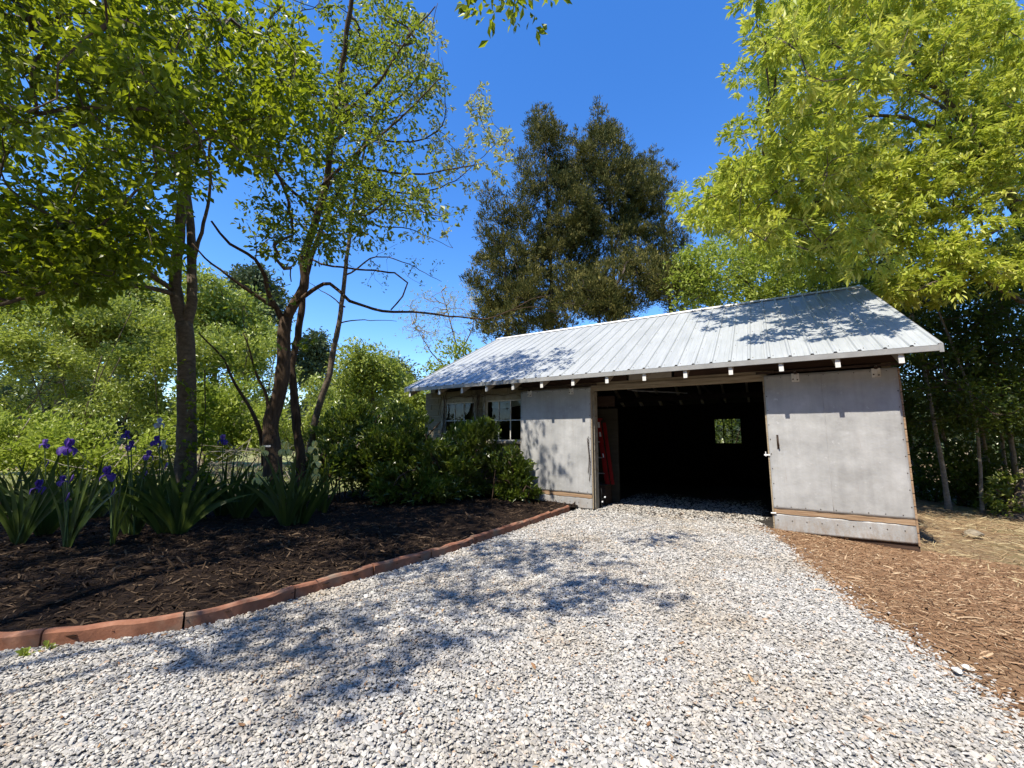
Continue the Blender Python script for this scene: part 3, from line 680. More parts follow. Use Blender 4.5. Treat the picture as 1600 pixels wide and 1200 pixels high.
# edge laths with gaps
for (a, b) in zip(np.arange(0, 14) / 14, np.arange(1, 15) / 14):
    z0, z1 = -.05 + 2.14 * a + .006, -.05 + 2.14 * b - .004
    bx('edge_lath', M['strip_wood'], dr_, 4.021, 4.040, -.006 + R.uniform(-.003, .003), .055, z0, min(z1, 2.09))
bx('edge_lath', M['old_wood'], dl, 0.0, .016, .0, .055, .03, 2.09)
bx('edge_lath', M['old_wood'], dr_, 2.577, 2.594, .0, .055, -.02, 2.09)
bx('bottom_board', M['dark_wood'], dr_, 2.62, 4.036, .012, .06, -.19, -.034)
# pull handle, hook and hasp on the right door; chain on the left
MB().tube(catmull([(2.70, -.012, 1.24), (2.70, -.05, 1.20), (2.71, -.05, 1.12), (2.705, -.012, 1.09)], .02), .009, 6).box(2.69, 2.715, -.012, -.004, 1.07, 1.26).build('handle', M['iron'], dr_)
MB().box(2.53, 2.60, -.018, -.008, .975, .995).box(2.545, 2.555, -.03, -.008, .965, 1.03).build('hook', M['sticker'], dr_)
MB().tube([(2.56, -.01, .20), (2.62, -.02, .205)], .012, 6).build('latch', M['white_paint'], dr_)
cm = MB(); z = 1.22
for strand, x0 in ((0, -.055), (1, -.035)):
    z = 1.20 - strand * .02; i = 0
    while z > .62 + strand * -.14:
        cx = x0 + .012 * math.sin(z * 9 + strand); g = np.linspace(0, 2 * math.pi, 9)
        pl = [(cx + (.007 * math.cos(a) if i % 2 else 0), -.022 + (0 if i % 2 else .007 * math.cos(a)), z + .017 * math.sin(a)) for a in g]
        cm.tube(pl, .003, 4, cap=False); z -= .027; i += 1
cm.tube([(-.05, -.03, 1.23), (-.05, .0, 1.23)], .006, 6)
ch = cm.build('chain', M['iron'], dl)

# inside the shed
fl = grid_sheet('floor', np.linspace(-3.8, 3.88, 40), np.linspace(.0, 6.2, 30), lambda x, y: 0 * x + .006, M['dirt_floor'], kind=None, parent=shed)
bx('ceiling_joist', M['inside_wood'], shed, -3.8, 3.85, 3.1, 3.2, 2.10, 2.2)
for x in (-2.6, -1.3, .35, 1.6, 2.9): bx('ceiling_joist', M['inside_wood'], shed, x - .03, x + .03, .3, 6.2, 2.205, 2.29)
bx('side_beam', M['dark_wood'], shed, -2.0, .10, .98, 1.04, 1.83, 2.03)
bx('partition', M['ply'], shed, -1.9, .14, 1.05, 1.09, .02, 1.79)
MB().tube([(.25, 1.4, 2.19), (.9, 2.2, 2.185)], .012, 5).build('pole', M['alu'], shed)
MB().tube([(.35, 1.35, 2.16), (1.25, 2.15, 2.14)], .014, 5).build('pole', M['alu'], shed)
sh = empty('wooden_shelf', SP + SD * -.25 + SN * .78, SHED_AZ, label='low plywood shelf just inside the doorway, under the red ladder', cat='shelf')
MB().box(-.5, .27, -.14, .24, .345, .365).build('shelf_board', M['ply'], sh)
MB().box(-.5, .25, -.12, .22, .0, .343).build('shelf_box', M['dark_wood'], sh)
la = empty('step_ladder', SP + SD * -.03 + SN * .84 + np.array([0, 0, .366]), SHED_AZ, label='red folded stepladder with white stickers leaning inside the open doorway', cat='ladder')
def rail(p0, p1, w, d, nm='rail', mat='ladder_red'):
    p0 = np.array(p0, float); p1 = np.array(p1, float); a = np.array([w / 2, 0, 0]); b = np.array([0, d / 2, 0])
    return MB().hexa([p0 - a - b, p0 + a - b, p0 + a + b, p0 - a + b], [p1 - a - b, p1 + a - b, p1 + a + b, p1 - a + b]).build(nm, M[mat], la, bevel=.004)
rail((.02, -.03, .0), (-.17, .06, 1.22), .085, .03); rail((-.24, -.03, .0), (-.40, .06, 1.22), .05, .03); rail((.11, .0, .0), (-.06, .10, 1.15), .06, .03)
for k in range(4):
    t = .15 + k * .24; MB().box(-.22 - .16 * t, .0 - .19 * t, -.03 + .09 * t - .03, -.03 + .09 * t + .03, 1.22 * t, 1.22 * t + .02).build('step', M['alu'], la)
MB().box(-.44, -.1, .02, .13, 1.2, 1.235).build('cap', M['ladder_red'], la, bevel=.006)
for (t, h, w) in ((.86, .11, .04), (.72, .09, .035), (.40, .07, .022)):
    x = .02 - .19 * t; y = -.03 + .09 * t - .0165; MB().hexa([(x - w / 2 + .006, y - .0005 - .003, 1.22 * t), (x + w / 2 + .006, y - .0035, 1.22 * t), (x + w / 2 + .006, y - .001, 1.22 * t), (x - w / 2 + .006, y - .001, 1.22 * t)],
        [(x - w / 2 - .008, y + .006, 1.22 * t + h), (x + w / 2 - .008, y + .006, 1.22 * t + h), (x + w / 2 - .008, y + .009, 1.22 * t + h), (x - w / 2 - .008, y + .009, 1.22 * t + h)]).build('sticker', M['sticker'], la)
cb = empty('extension_cord', SP + SD * .03 + SN * .28, SHED_AZ, label='black cord with white plugs hanging by the left doorway post', cat='cord')
MB().tube(catmull([(.02, .0, .35), (.04, -.02, .26), (.015, .0, .14), (.05, -.03, .03), (.03, -.02, .012)], .02), .005, 5).tube(catmull([(.015, .0, .16), (.05, -.01, .17), (.09, -.02, .20)], .02), .005, 5).build('wire', M['cable'], cb)
MB().box(.085, .11, -.035, -.005, .19, .215).box(.04, .065, -.04, -.015, .11, .135).build('plug', M['sticker'], cb, bevel=.004)
cl = empty('window_cloth', SP + SD * -1.85 + SN * .19, SHED_AZ, label='white sagging cloth across the top of the window by the left door', cat='cloth')  # added white sheet that stands in for a bright reflection in the panes
V = []; F = []
for i in range(25):
    x = -.37 + .74 * i / 24; low = 1.86 - .035 * math.sin(i / 24 * 3.14) - .03 * (1 - i / 24)
    for j in range(4): V.append((x, .012 * math.sin(i * 1.1 + j), 1.97 + (low - 1.97) * j / 3))
for i in range(24):
    for j in range(3): a = i * 4 + j; F.append((a, a + 1, a + 5, a + 4))
o = MB().add(V, F).build('drape', M['cloth_white'], cl, smooth=True); o.modifiers.new('s', 'SOLIDIFY').thickness = .003
# bare vine stems round the window frames
vn = empty('climbing_vine', SP + SD * -2.45 + SN * .06, SHED_AZ, label='bare brown vine stems climbing round the two window frames under the eave', cat='vine')
rg = np.random.default_rng(3)
for k in range(12):
    x = rg.choice([-1.0, -.05, -.02, .02, .05]) + rg.uniform(-.06, .06); z = rg.uniform(.7, 1.3); P = [(x, 0, z)]
    while z < 2.12:
        x += rg.normal(0, .025) + (.03 if z > 1.9 else 0) * rg.choice([-1, 1]); z += rg.uniform(.08, .16); P.append((x, rg.uniform(-.03, .02), z))
    MB().tube(catmull(P, .05), rg.uniform(.004, .008), 5).build('stem', M['twig'], vn)
for z, xa, xb in ((2.06, -1.0, -.05), (2.05, -.1, .9), (2.09, -.6, .3)):
    P = [(x, -.01, z + rg.uniform(-.02, .03)) for x in np.linspace(xa, xb, 8)]; MB().tube(catmull(P, .05), .006, 5).build('stem', M['twig'], vn)

# ------------------------------------------------------------------ red edging
ed = empty('bed_edging', (-1.5, 3.3, 0), label='curved row of red concrete edging blocks between gravel and dark mulch bed', cat='edging')
CC = catmull(np.c_[CURB, np.zeros(len(CURB))], .02)[:, :2]
arc = np.concatenate([[0], np.cumsum(np.linalg.norm(np.diff(CC, axis=0), axis=1))])
def cpt(s): return np.array([np.interp(s, arc, CC[:, 0]), np.interp(s, arc, CC[:, 1])])
s_ref = arc[np.argmin(np.linalg.norm(CC - np.array([-1.99, 2.70]), axis=1))]; pos = s_ref % .66
rg = np.random.default_rng(8)
while pos < arc[-1]:
    a, b = pos + .004, min(pos + .652, arc[-1]); pos += .66
    if b - a < .1: continue
    ns = 9; V = []; F = []; lift = rg.uniform(-.014, .0); tilt = rg.uniform(-.010, .010)
    for i in range(ns):
        t = i / (ns - 1); s = a + (b - a) * t; p = cpt(s); q = (cpt(s + .02) - cpt(s - .02)); q /= np.linalg.norm(q) + 1e-9; nn = np.array([-q[1], q[0]])
        hmp = .096 + lift + tilt * (t - .5) * 2 + .004 * math.cos(4 * math.pi * t)
        for off, z in ((0, -.05), (0, hmp - .014), (.012, hmp), (.045, hmp), (.055, hmp - .014), (.055, -.05)): V.append((p[0] + nn[0] * off + 1.5 + rg.normal(0, .0012), p[1] + nn[1] * off - 3.3 + rg.normal(0, .0012), z + rg.normal(0, .0012) - (.012 if rg.random() < .04 and z > .05 else 0)))
    for i in range(ns - 1):
        for k in range(6): F.append((i * 6 + k, (i + 1) * 6 + k, (i + 1) * 6 + (k + 1) % 6, i * 6 + (k + 1) % 6))
    F += [tuple(range(6)), tuple(range((ns - 1) * 6, ns * 6))[::-1]]
    MB().add(V, F).build('edging_block', M['curb'], ed)

# ------------------------------------------------------------------ loose ground cover
def chunk(seed, n=11, sx=1., sy=.75, sz=.4):
    rg = np.random.default_rng(seed); bm = bmesh.new()
    for _ in range(n):
        v = nrm(rg.normal(0, 1, 3)) * rg.uniform(.8, 1.); bm.verts.new((v[0] * sx * .5, v[1] * sy * .5, v[2] * sz * .5))
    bmesh.ops.convex_hull(bm, input=bm.verts[:]); 
    for v in [v for v in bm.verts if not v.link_faces]: bm.verts.remove(v)
    me = bpy.data.meshes.new('piece'); bm.to_mesh(me); bm.free(); return me
def sliver(seed, w=.16, th=.06, bend=.12):
    rg = np.random.default_rng(seed); V = []; n = 4; ph = rg.uniform(-1, 1)
    for i in range(n):
        t = i / (n - 1); z = bend * math.sin(t * 3.14) * ph; y = .1 * ph * math.sin(t * 3.1); ww = w * (1 - .55 * abs(2 * t - 1) ** 2) * .5
        V += [(t - .5, y - ww, z), (t - .5, y + ww, z), (t - .5, y + ww * .3, z + th)]
    F = []
    for i in range(n - 1):
        for k in range(3): F.append((i * 3 + k, (i + 1) * 3 + k, (i + 1) * 3 + (k + 1) % 3, i * 3 + (k + 1) % 3))
    me = bpy.data.meshes.new('piece'); me.from_pydata(V, [], F); return me
def scatter(name, pts, rot, scl, meshes, mat):
    n = len(pts); me = bpy.data.meshes.new(name); me.vertices.add(n); me.vertices.foreach_set('co', np.asarray(pts, np.float32).ravel())
    a = me.attributes.new('rot', 'FLOAT_VECTOR', 'POINT'); a.data.foreach_set('vector', np.asarray(rot, np.float32).ravel())
    a = me.attributes.new('scl', 'FLOAT_VECTOR', 'POINT'); a.data.foreach_set('vector', np.asarray(scl, np.float32).ravel())
    a = me.attributes.new('idx', 'INT', 'POINT'); a.data.foreach_set('value', R.integers(0, len(meshes), n).astype(np.int32))
    o = bpy.data.objects.new(name, me); COL.objects.link(o); o['kind'] = 'stuff'
    col = bpy.data.collections.new(name + '_pieces')
    for i, m in enumerate(meshes):
        m = m.copy(); m.materials.append(mat); po = bpy.data.objects.new(name + '_piece', m); col.objects.link(po)
    ng = bpy.data.node_groups.new(name, 'GeometryNodeTree')
    ng.interface.new_socket('Geometry', in_out='INPUT', socket_type='NodeSocketGeometry'); ng.interface.new_socket('Geometry', in_out='OUTPUT', socket_type='NodeSocketGeometry')
    gi = ng.nodes.new('NodeGroupInput'); go = ng.nodes.new('NodeGroupOutput'); ci = ng.nodes.new('GeometryNodeCollectionInfo'); ip = ng.nodes.new('GeometryNodeInstanceOnPoints')
    ci.inputs['Collection'].default_value = col; ci.inputs['Separate Children'].default_value = True; ci.inputs['Reset Children'].default_value = True
    def attr(nm, t):
        k = ng.nodes.new('GeometryNodeInputNamedAttribute'); k.data_type = t; k.inputs['Name'].default_value = nm
        return [s for s in k.outputs if s.enabled and s.name == 'Attribute'][0]
    L = ng.links.new; L(gi.outputs[0], ip.inputs['Points']); L(ci.outputs[0], ip.inputs['Instance']); ip.inputs['Pick Instance'].default_value = True
    L(attr('idx', 'INT'), ip.inputs['Instance Index'])
    er = ng.nodes.new('FunctionNodeEulerToRotation'); L(attr('rot', 'FLOAT_VECTOR'), er.inputs[0]); L(er.outputs[0], ip.inputs['Rotation'])
    L(attr('scl', 'FLOAT_VECTOR'), ip.inputs['Scale']); L(ip.outputs[0], go.inputs[0])
    md = o.modifiers.new('scatter', 'NODES'); md.node_group = ng; return o
M['stone'] = inst_mat('stone', [(0, (.17, .17, .17)), (.06, (.30, .29, .275)), (.5, (.42, .405, .375)), (.9, (.51, .495, .46)), (.93, (.42, .31, .22)), (.96, (.62, .61, .59)), (1, (.5, .44, .36))], .85, .3, (1.1, (.80, .70, .57)))
M['chip_dark'] = inst_mat('chip_dark', [(0, (.012, .007, .005)), (.5, (.034, .021, .013)), (.88, (.07, .046, .028)), (1, (.16, .11, .07))], .9, .15)
M['chip_red'] = inst_mat('chip_red', [(0, (.10, .052, .028)), (.4, (.20, .115, .062)), (.8, (.31, .19, .11)), (1, (.55, .42, .27))], .9, .15)
M['straw'] = inst_mat('straw', [(0, (.10, .055, .03)), (.35, (.22, .14, .08)), (.7, (.36, .27, .15)), (1, (.55, .47, .29))], .9, .15)
M['litter'] = inst_mat('litter', [(0, (.10, .05, .03)), (.6, (.26, .15, .08)), (1, (.42, .28, .15))], .9, .15)

def frame_ok(x, y, lo=-1250, hi=2850):   # seen from the photograph's surroundings
    return (y > .9)
# stones
stones_v = [chunk(40 + i, 10 + i % 4, 1, R.uniform(.6, .9), R.uniform(.3, .5)) for i in range(9)]
def rnd_rot(n, tilt): return np.c_[R.normal(0, tilt, n), R.normal(0, tilt, n), R.random(n) * 6.283]
def sample_gravel(n, y0, y1, x0=-3., x1=3.6):
    x = R.uniform(x0, x1, n); y = R.uniform(y0, y1, n); s, d = shed_xy(x, y)
    ed_ = R.normal(0, .09, n); k = (curb_dist(x, y) < -.012) & ((x < right_x(y) + np.where(R.random(n) < .3, np.abs(ed_) * 1.3, ed_ * .5)) | ((d > -.25) & (s < 2.58)))
    k &= ~((s < 0.03) & (d > -.02)) & ~((s > 2.6) & (d > -.0)) & (R.random(n) * 2.6 > d - .5)  # stones thin out indoors, leaving the floor that carries the interior shade
    return x[k], y[k]
P_ = []
for (y0, y1, dens, sz) in ((1.2, 2.6, 8400, .0215), (2.6, 4.2, 5800, .024), (4.2, 6.4, 3000, .029), (6.4, 9.8, 1300, .036)):
    xa, xb = (-3.0, 2.45) if y1 < 3 else (-2.6, 3.0) if y1 < 5 else (-1, 3.6) if y1 < 7 else (-.2, 5.8)
    x, y = sample_gravel(int(dens * (y1 - y0) * (xb - xa)), y0, y1, xa, xb)
    s = sz * np.exp(R.normal(0, .28, len(x))); P_.append(np.c_[x, y, terrain(x, y) + .002 + R.random(len(x)) * .011 + .008 * np.maximum(0, bump2(x, y, .5)), s])
P_ = np.vstack(P_); scatter('gravel', P_[:, :3], rnd_rot(len(P_), .24), np.c_[P_[:, 3], P_[:, 3], P_[:, 3]], stones_v, M['stone'])
print('stones', len(P_))
# dark mulch
chips_v = [sliver(60 + i, R.uniform(.12, .3), R.uniform(.04, .09)) for i in range(7)]
x = R.uniform(-8, 1.2, 95000); y = R.uniform(1.8, 8.8, 95000); k = in_bed(x, y) & ((curb_dist(x, y) > .05) | ((curb_dist(x, y) > .015) & (R.random(len(x)) < .16))); w = np.where(y < 5, 1., .45); w = np.where(x < -5, w * .6, w); k &= R.random(len(x)) < w
x, y = x[k][:26000], y[k][:26000]; n = len(x); l = .048 * np.exp(R.normal(0, .42, n))
scatter('mulch', np.c_[x, y, np.where(curb_dist(x, y) < .06, .104, bed_z(x, y)) + R.random(n) * .015], rnd_rot(n, .28), np.c_[l, l * .8, l * .8], chips_v, M['chip_dark']); print('mulch', n)
# red-brown mulch right of the drive
x = R.uniform(1.9, 7.5, 90000); y = R.uniform(1.0, 6.2, 90000); k = (x > right_x(y) + R.normal(-.02, .07, len(x))) & (shed_xy(x, y)[1] < .1) & (R.random(len(x)) < np.where(x < 4.5, 1, .6)); x, y = x[k][:34000], y[k][:34000]; n = len(x)
l = .043 * np.exp(R.normal(0, .38, n)); scatter('bark_mulch', np.c_[x, y, mulch_z(x, y) + R.random(n) * .012], rnd_rot(n, .25), np.c_[l, l * .55, l * .6], chips_v, M['chip_red']); print('mulch2', n)
# dead leaves, bark flecks on the gravel
x, y = sample_gravel(3200, 1.4, 7.5); n = len(x); l = .013 * np.exp(R.normal(0, .4, n))
scatter('leaf_litter', np.c_[x, y, terrain(x, y) + .016 + R.random(n) * .006], rnd_rot(n, .3), np.c_[l, l * .9, l], [sliver(90 + i, .5, .08, .3) for i in range(4)], M['litter'])
# dry straw beyond the right corner
x = R.uniform(4.3, 12, 40000); y = R.uniform(3.2, 9.5, 40000); s_, d_ = shed_xy(x, y)
k = (s_ > 4.15) & (d_ > -2.2 + R.normal(0, .4, len(x))) & (d_ < 6); x, y = x[k][:16000], y[k][:16000]; n = len(x); l = .07 * np.exp(R.normal(0, .5, n))
scatter('dry_straw', np.c_[x, y, terrain(x, y) - .02 + R.random(n) * .05 + .02 * np.maximum(0, bump2(x, y, .8))], rnd_rot(n, .22), np.c_[l, l * .3, l * .35], chips_v, M['straw'])
print('straw', n)
M['rock'] = simple('rock', [(.3, (.14, .115, .08)), (.7, (.28, .24, .18))], scale=6, rough=.9, bump=.6, bdist=.01)
def rock(label, x, y, z, s, seed, flat=.6, mat='rock'):
    me = chunk(seed, 22, 1, .8, flat); o = link_mesh('rock', me, M[mat], None, (x, y, z)); o.scale = (s, s, s); o.rotation_euler = (.1, .15, seed); return tag(o, label, 'rock')
M['pale_rock'] = simple('pale_rock', [(.3, (.5, .49, .46)), (.7, (.68, .67, .63))], scale=12, rough=.8, bump=.3)
p = gnd(1520, 838, -.22); rock('flat tan rock lying in dry straw right of the shed corner', p[0], p[1], terrain(p[0], p[1]) + .03, .30, 3, .5)
p = gnd(1497, 1057); rock('left of two pale stones at the edge of the red-brown mulch', p[0], p[1], .03, .055, 5, .5, 'pale_rock')
p = gnd(1512, 1054); rock('right of two pale stones at the edge of the red-brown mulch', p[0], p[1], .035, .045, 6, .6, 'pale_rock')

# ------------------------------------------------------------------ irises
def blade(root, base, ang, lean, L, W, fold, rg, name='blade'):
    """sword leaf: rises from base, leans along ang, may fold over near the tip"""
    n = 9; P = []; pt = np.array(base, float); el = math.pi / 2 - lean * .35; dirh = np.array([math.cos(ang), math.sin(ang), 0])
    for i in range(n):
        P.append(pt.copy()); t = i / (n - 1); el -= lean * .09 + (fold if t > .5 else 0) * .55
        pt = pt + (dirh * math.cos(el) + np.array([0, 0, math.sin(el)])) * L / (n - 1)
    P = np.array(P); T = nrm(np.gradient(P, axis=0)); fan = np.array([math.cos(root['fan'] if False else FAN), math.sin(FAN), 0])
    nr_ = nrm(np.cross(T, np.cross(fan, T) + 1e-6)); side = fan - (T @ fan)[:, None] * T; side = nrm(side + 1e-6)
    flat_n = nrm(np.cross(T, side)); V = []
    for i in range(n):
        t = i / (n - 1); w = W * (1 - t ** 3.2) * (.75 + .25 * math.sin(t * 3.14)) * .5 + .0008
        V += [P[i] - side[i] * w, P[i] + flat_n[i] * w * .16, P[i] + side[i] * w]
    F = []
    for i in range(n - 1):
        for k in range(2): F.append((i * 3 + k, i * 3 + k + 1, i * 3 + k + 4, i * 3 + k + 3))
    me = np_mesh(name, np.array(V), [np.array(F)], rnd=[np.full(len(F), rg.random())], smooth=True)
    return link_mesh(name, me, M['leaf_iris'], root)
FAN = 0.
def petal_mesh(L, W, up, curl, seed):
    rg = np.random.default_rng(seed); nu, nv = 7, 5; V = []; F = []; el = up; p = np.zeros(3)
    for i in range(nu):
        t = i / (nu - 1); w = W * .5 * math.sin(3.14 * min(1, t * .82 + .1)) ** .7 + .002
        for j in range(nv):
            q = (j / (nv - 1) - .5) * 2; V.append((p[0] + rg.normal(0, .0015), q * w, p[2] + (abs(q) ** 2) * w * (.35 if up > 0 else -.25) + rg.normal(0, .002) + .004 * math.sin(i * 2.3 + j * 2.9)))
        el += curl; p = p + np.array([math.cos(el), 0, math.sin(el)]) * L / (nu - 1)
    for i in range(nu - 1):
        for j in range(nv - 1): a = i * nv + j; F.append((a, a + 1, a + nv + 1, a + nv))
    return np_mesh('petal', np.array(V), [np.array(F)], rnd=[rg.random(len(F))], smooth=True)
PET = {}
def flower(root, loc, s, mat, mat2, rz, tilt=0.):
    fo = empty('flower', loc, rz); fo.parent = root; fo.rotation_euler = (tilt, tilt * .5, rz); fo.scale = (s, s, s)
    for kind, mt in (('up', mat), ('down', mat2)):
        for k in range(3):
            key = (kind, mt, k)
            if key not in PET: PET[key] = petal_mesh(.085, .062, 1.05, .22, 7 + k) if kind == 'up' else petal_mesh(.10, .07, .35, -.36, 17 + k)
            me = PET[key]
            if not me.materials: me.materials.append(M[mt])
            o = bpy.data.objects.new('petal', me); COL.objects.link(o); o.parent = fo; o.rotation_euler = (0, 0, k * 2.094 + (0 if kind == 'up' else 1.05))
    return fo
def iris(label, u, v, n_bl, H, flowers, seed, spread=1., z=None, group='iris clumps in the mulch bed'):
    """flowers: (u, v, size, colour); stems run up to each"""
    global FAN
    rg = np.random.default_rng(seed); b = gnd(u, v, .11); b[2] = float(bed_z(b[0], b[1])[0] if hasattr(bed_z(b[0], b[1]), '__len__') else bed_z(b[0], b[1])) - .01
    root = empty('iris', b, label=label, cat='iris', group=group)
    n_bl = int(n_bl * 1.3); nf = max(1, n_bl // 7)
    for f in range(nf):
        fa = rg.uniform(-.7, .7); FAN = fa; c = np.array([rg.normal(0, .06), rg.normal(0, .06), 0]) if nf > 1 else np.zeros(3); k_ = n_bl // nf
        for i in range(k_):
            q = (i / (k_ - 1) - .5) * 2 if k_ > 1 else 0; sgn = 1 if q >= 0 else -1
            ang = fa + (0 if sgn > 0 else math.pi) + rg.normal(0, .15); lean = abs(q) * 1.15 * spread + abs(rg.normal(0, .12)); L = 1.28 * H * rg.uniform(.78, 1.1) * (1 - .18 * abs(q))
            fold = .55 if rg.random() < .10 else 0.
            blade(root, c + np.array([math.cos(fa) * q * .035, math.sin(fa) * q * .035, 0]), ang, lean, L, rg.uniform(.042, .062), fold, rg)
    for (fu, fv, s, colr) in flowers:
        t = at(fu, fv, b[1] + rg.uniform(-.12, .12)) - b
        P = catmull([(rg.normal(0, .02), rg.normal(0, .02), 0), (t[0] * .4, t[1] * .4, t[2] * .5), t - np.array([0, 0, .01])], .06)
        MB().tube(P, np.linspace(.008, .005, len(P)), 6).build('stem', M['stem_green'], root, smooth=True)
        m1, m2 = {'p': ('petal_purple', 'petal_purple'), 'v': ('petal_violet', 'petal_purple'), 'w': ('petal_white', 'petal_white'), 'y': ('petal_yellow', 'petal_yellow')}[colr]
        flower(root, t, s * .86, m1, m2, rg.uniform(0, 6.28), rg.uniform(-.25, .25))
        if rg.random() < .7:
            j = len(P) * 2 // 3; q = P[j] + np.array([.03, 0, .07]); MB().tube([P[j], q - np.array([.005, 0, .025]), q, q + np.array([.002, 0, .02])], [.004, .009, .008, .002], 6).build('bud', M['petal_violet' if colr in 'pv' else 'stem_green'], root, smooth=True)
    return root
iris('leftmost iris clump, broad upright blades cut by the photo edge', 28, 852, 9, .62, [(60, 762, 1.15, 'p')], 1, .8)
iris('iris clump with a wide V of blades, second from the left', 104, 858, 9, .70, [(98, 752, .8, 'p'), (106, 700, 1.35, 'p')], 2, .75)
iris('iris clump with a folded blade and one deep purple bloom', 176, 852, 9, .60, [(168, 742, 1.25, 'p')], 3, .95)
iris('slender iris with few blades and tall thin purple flower stalks', 205, 838, 6, .66, [(197, 680, .75, 'p'), (205, 697, .9, 'p'), (232, 712, .9, 'p')], 4, .5)
iris('wide fan of long iris blades just left of the larger trunk base', 270, 836, 16, .74, [(244, 690, .95, 'p')], 5, 1.05)
iris('iris behind the fan carrying white blooms left of the big trunk', 246, 812, 8, .62, [(249, 662, 1.1, 'w'), (255, 696, 1.0, 'w')], 6, .7)
iris('dark shaded iris clump between the two trees with one violet bloom', 345, 806, 14, .72, [(348, 688, 1.15, 'v')], 7, 1.)
iris('iris clump with pale yellow blooms at the foot of the forked tree', 462, 822, 24, .70, [(411, 706, 1.1, 'y'), (446, 703, 1.45, 'y'), (490, 700, 1.3, 'y'), (494, 722, 1.2, 'y'), (493, 741, 1.1, 'y'), (403, 748, 1.25, 'y'), (414, 754, 1.0, 'y')], 8, .7)
iris('low dark iris clump behind the leftmost blades with pale violet bloom', 70, 812, 12, .66, [(70, 694, 1.0, 'v')], 9, .9)
iris('dense dark iris clump behind the flower stalks', 150, 812, 12, .58, [], 10, .9)
iris('low iris clump in the shade right of the thick trunk', 390, 800, 10, .55, [], 12, .9)

iris('shaded iris clump left of the thick trunk, behind the wide fan', 225, 800, 16, .60, [], 13, 1.)
iris('dark iris clump right of the wide fan, against the thick trunk foot', 318, 812, 14, .58, [], 14, 1.)
iris('iris clump in deep shade just left of the yellow-flowered one', 418, 806, 14, .52, [], 15, .9)
iris('iris clump furthest back at the left edge of the bed', 20, 806, 14, .62, [], 16, .9)

for i, (u_, v_, nb_, lb_) in enumerate(((130, 822, 14, 'iris clump in the gap between the two V-shaped clumps at left'), (60, 838, 12, 'iris clump crowding in behind the leftmost blades'), (300, 800, 14, 'shaded iris clump directly before the thick trunk'), (372, 812, 12, 'iris clump midway between the thick trunk and the yellow irises'), (500, 802, 12, 'small iris clump right behind the yellow-flowered clump'), (190, 806, 14, 'iris clump behind the slender flower stalks'))):
    iris(lb_, u_, v_, nb_, .60, [], 30 + i, .8)

# ------------------------------------------------------------------ trees near the camera
def PX(*q): return [at(*p) for p in q]
def base_pt(u, Y, z=.08): p = at(u, 760, Y); p[2] = z; return p

# --- thick-trunked tree in the bed
b1 = base_pt(291, 5.6)
t1 = [([b1] + PX((291, 700, 5.6), (291, 620, 5.6), (290, 540, 5.6), (287, 505, 5.6)), .122, .104),
      (PX((288, 512, 5.6), (276, 470, 5.62), (270, 420, 5.65), (277, 350, 5.6), (281, 270, 5.5), (279, 190, 5.3), (268, 90, 5.0), (255, -60, 4.6), (240, -300, 4.0)), .085, .025),
      (PX((290, 512, 5.6), (301, 470, 5.65), (302, 400, 5.75), (297, 320, 5.9), (293, 250, 6.0), (300, 160, 6.0), (330, 40, 5.9), (350, -150, 5.5)), .068, .02),
      (PX((273, 462, 5.62), (243, 452, 5.3), (190, 447, 4.9), (125, 446, 4.6), (60, 458, 4.3), (-40, 490, 4.0)), .035, .016),
      (PX((272, 455, 5.62), (235, 428, 5.2), (200, 398, 4.8), (160, 372, 4.5), (100, 350, 4.2), (20, 300, 3.9)), .04, .014),
      (PX((272, 370, 5.6), (210, 328, 5.2), (160, 290, 4.9), (124, 262, 4.7), (60, 225, 4.4)), .03, .008),
      (PX((302, 420, 5.75), (330, 300, 5.6), (328, 230, 5.4), (350, 120, 5.2)), .03, .010),
      (PX((278, 250, 5.5), (200, 180, 4.8), (120, 110, 4.2), (60, 30, 3.7)), .04, .012),
      (PX((282, 150, 5.2), (360, 90, 4.8), (440, 10, 4.4)), .035, .012)]
HOLE = [(80, 250, 52, 34), (365, 300, 30, 60), (350, 420, 50, 60), (395, 470, 60, 50)]
T1 = np.vstack([zone([(110, 110, 210, 170, 3), (330, 120, 150, 140, 3), (230, 260, 200, 60, 1.2), (420, 180, 90, 100, .8)], 470, 3.4, 6.2, HOLE, R, 1.9),
                zone([(90, 390, 150, 45, 2), (60, 320, 90, 50, 1), (180, 340, 90, 50, .8), (60, 440, 90, 35, .9), (190, 400, 70, 40, .6)], 210, 3.6, 5.6, HOLE, R, 1.7)])
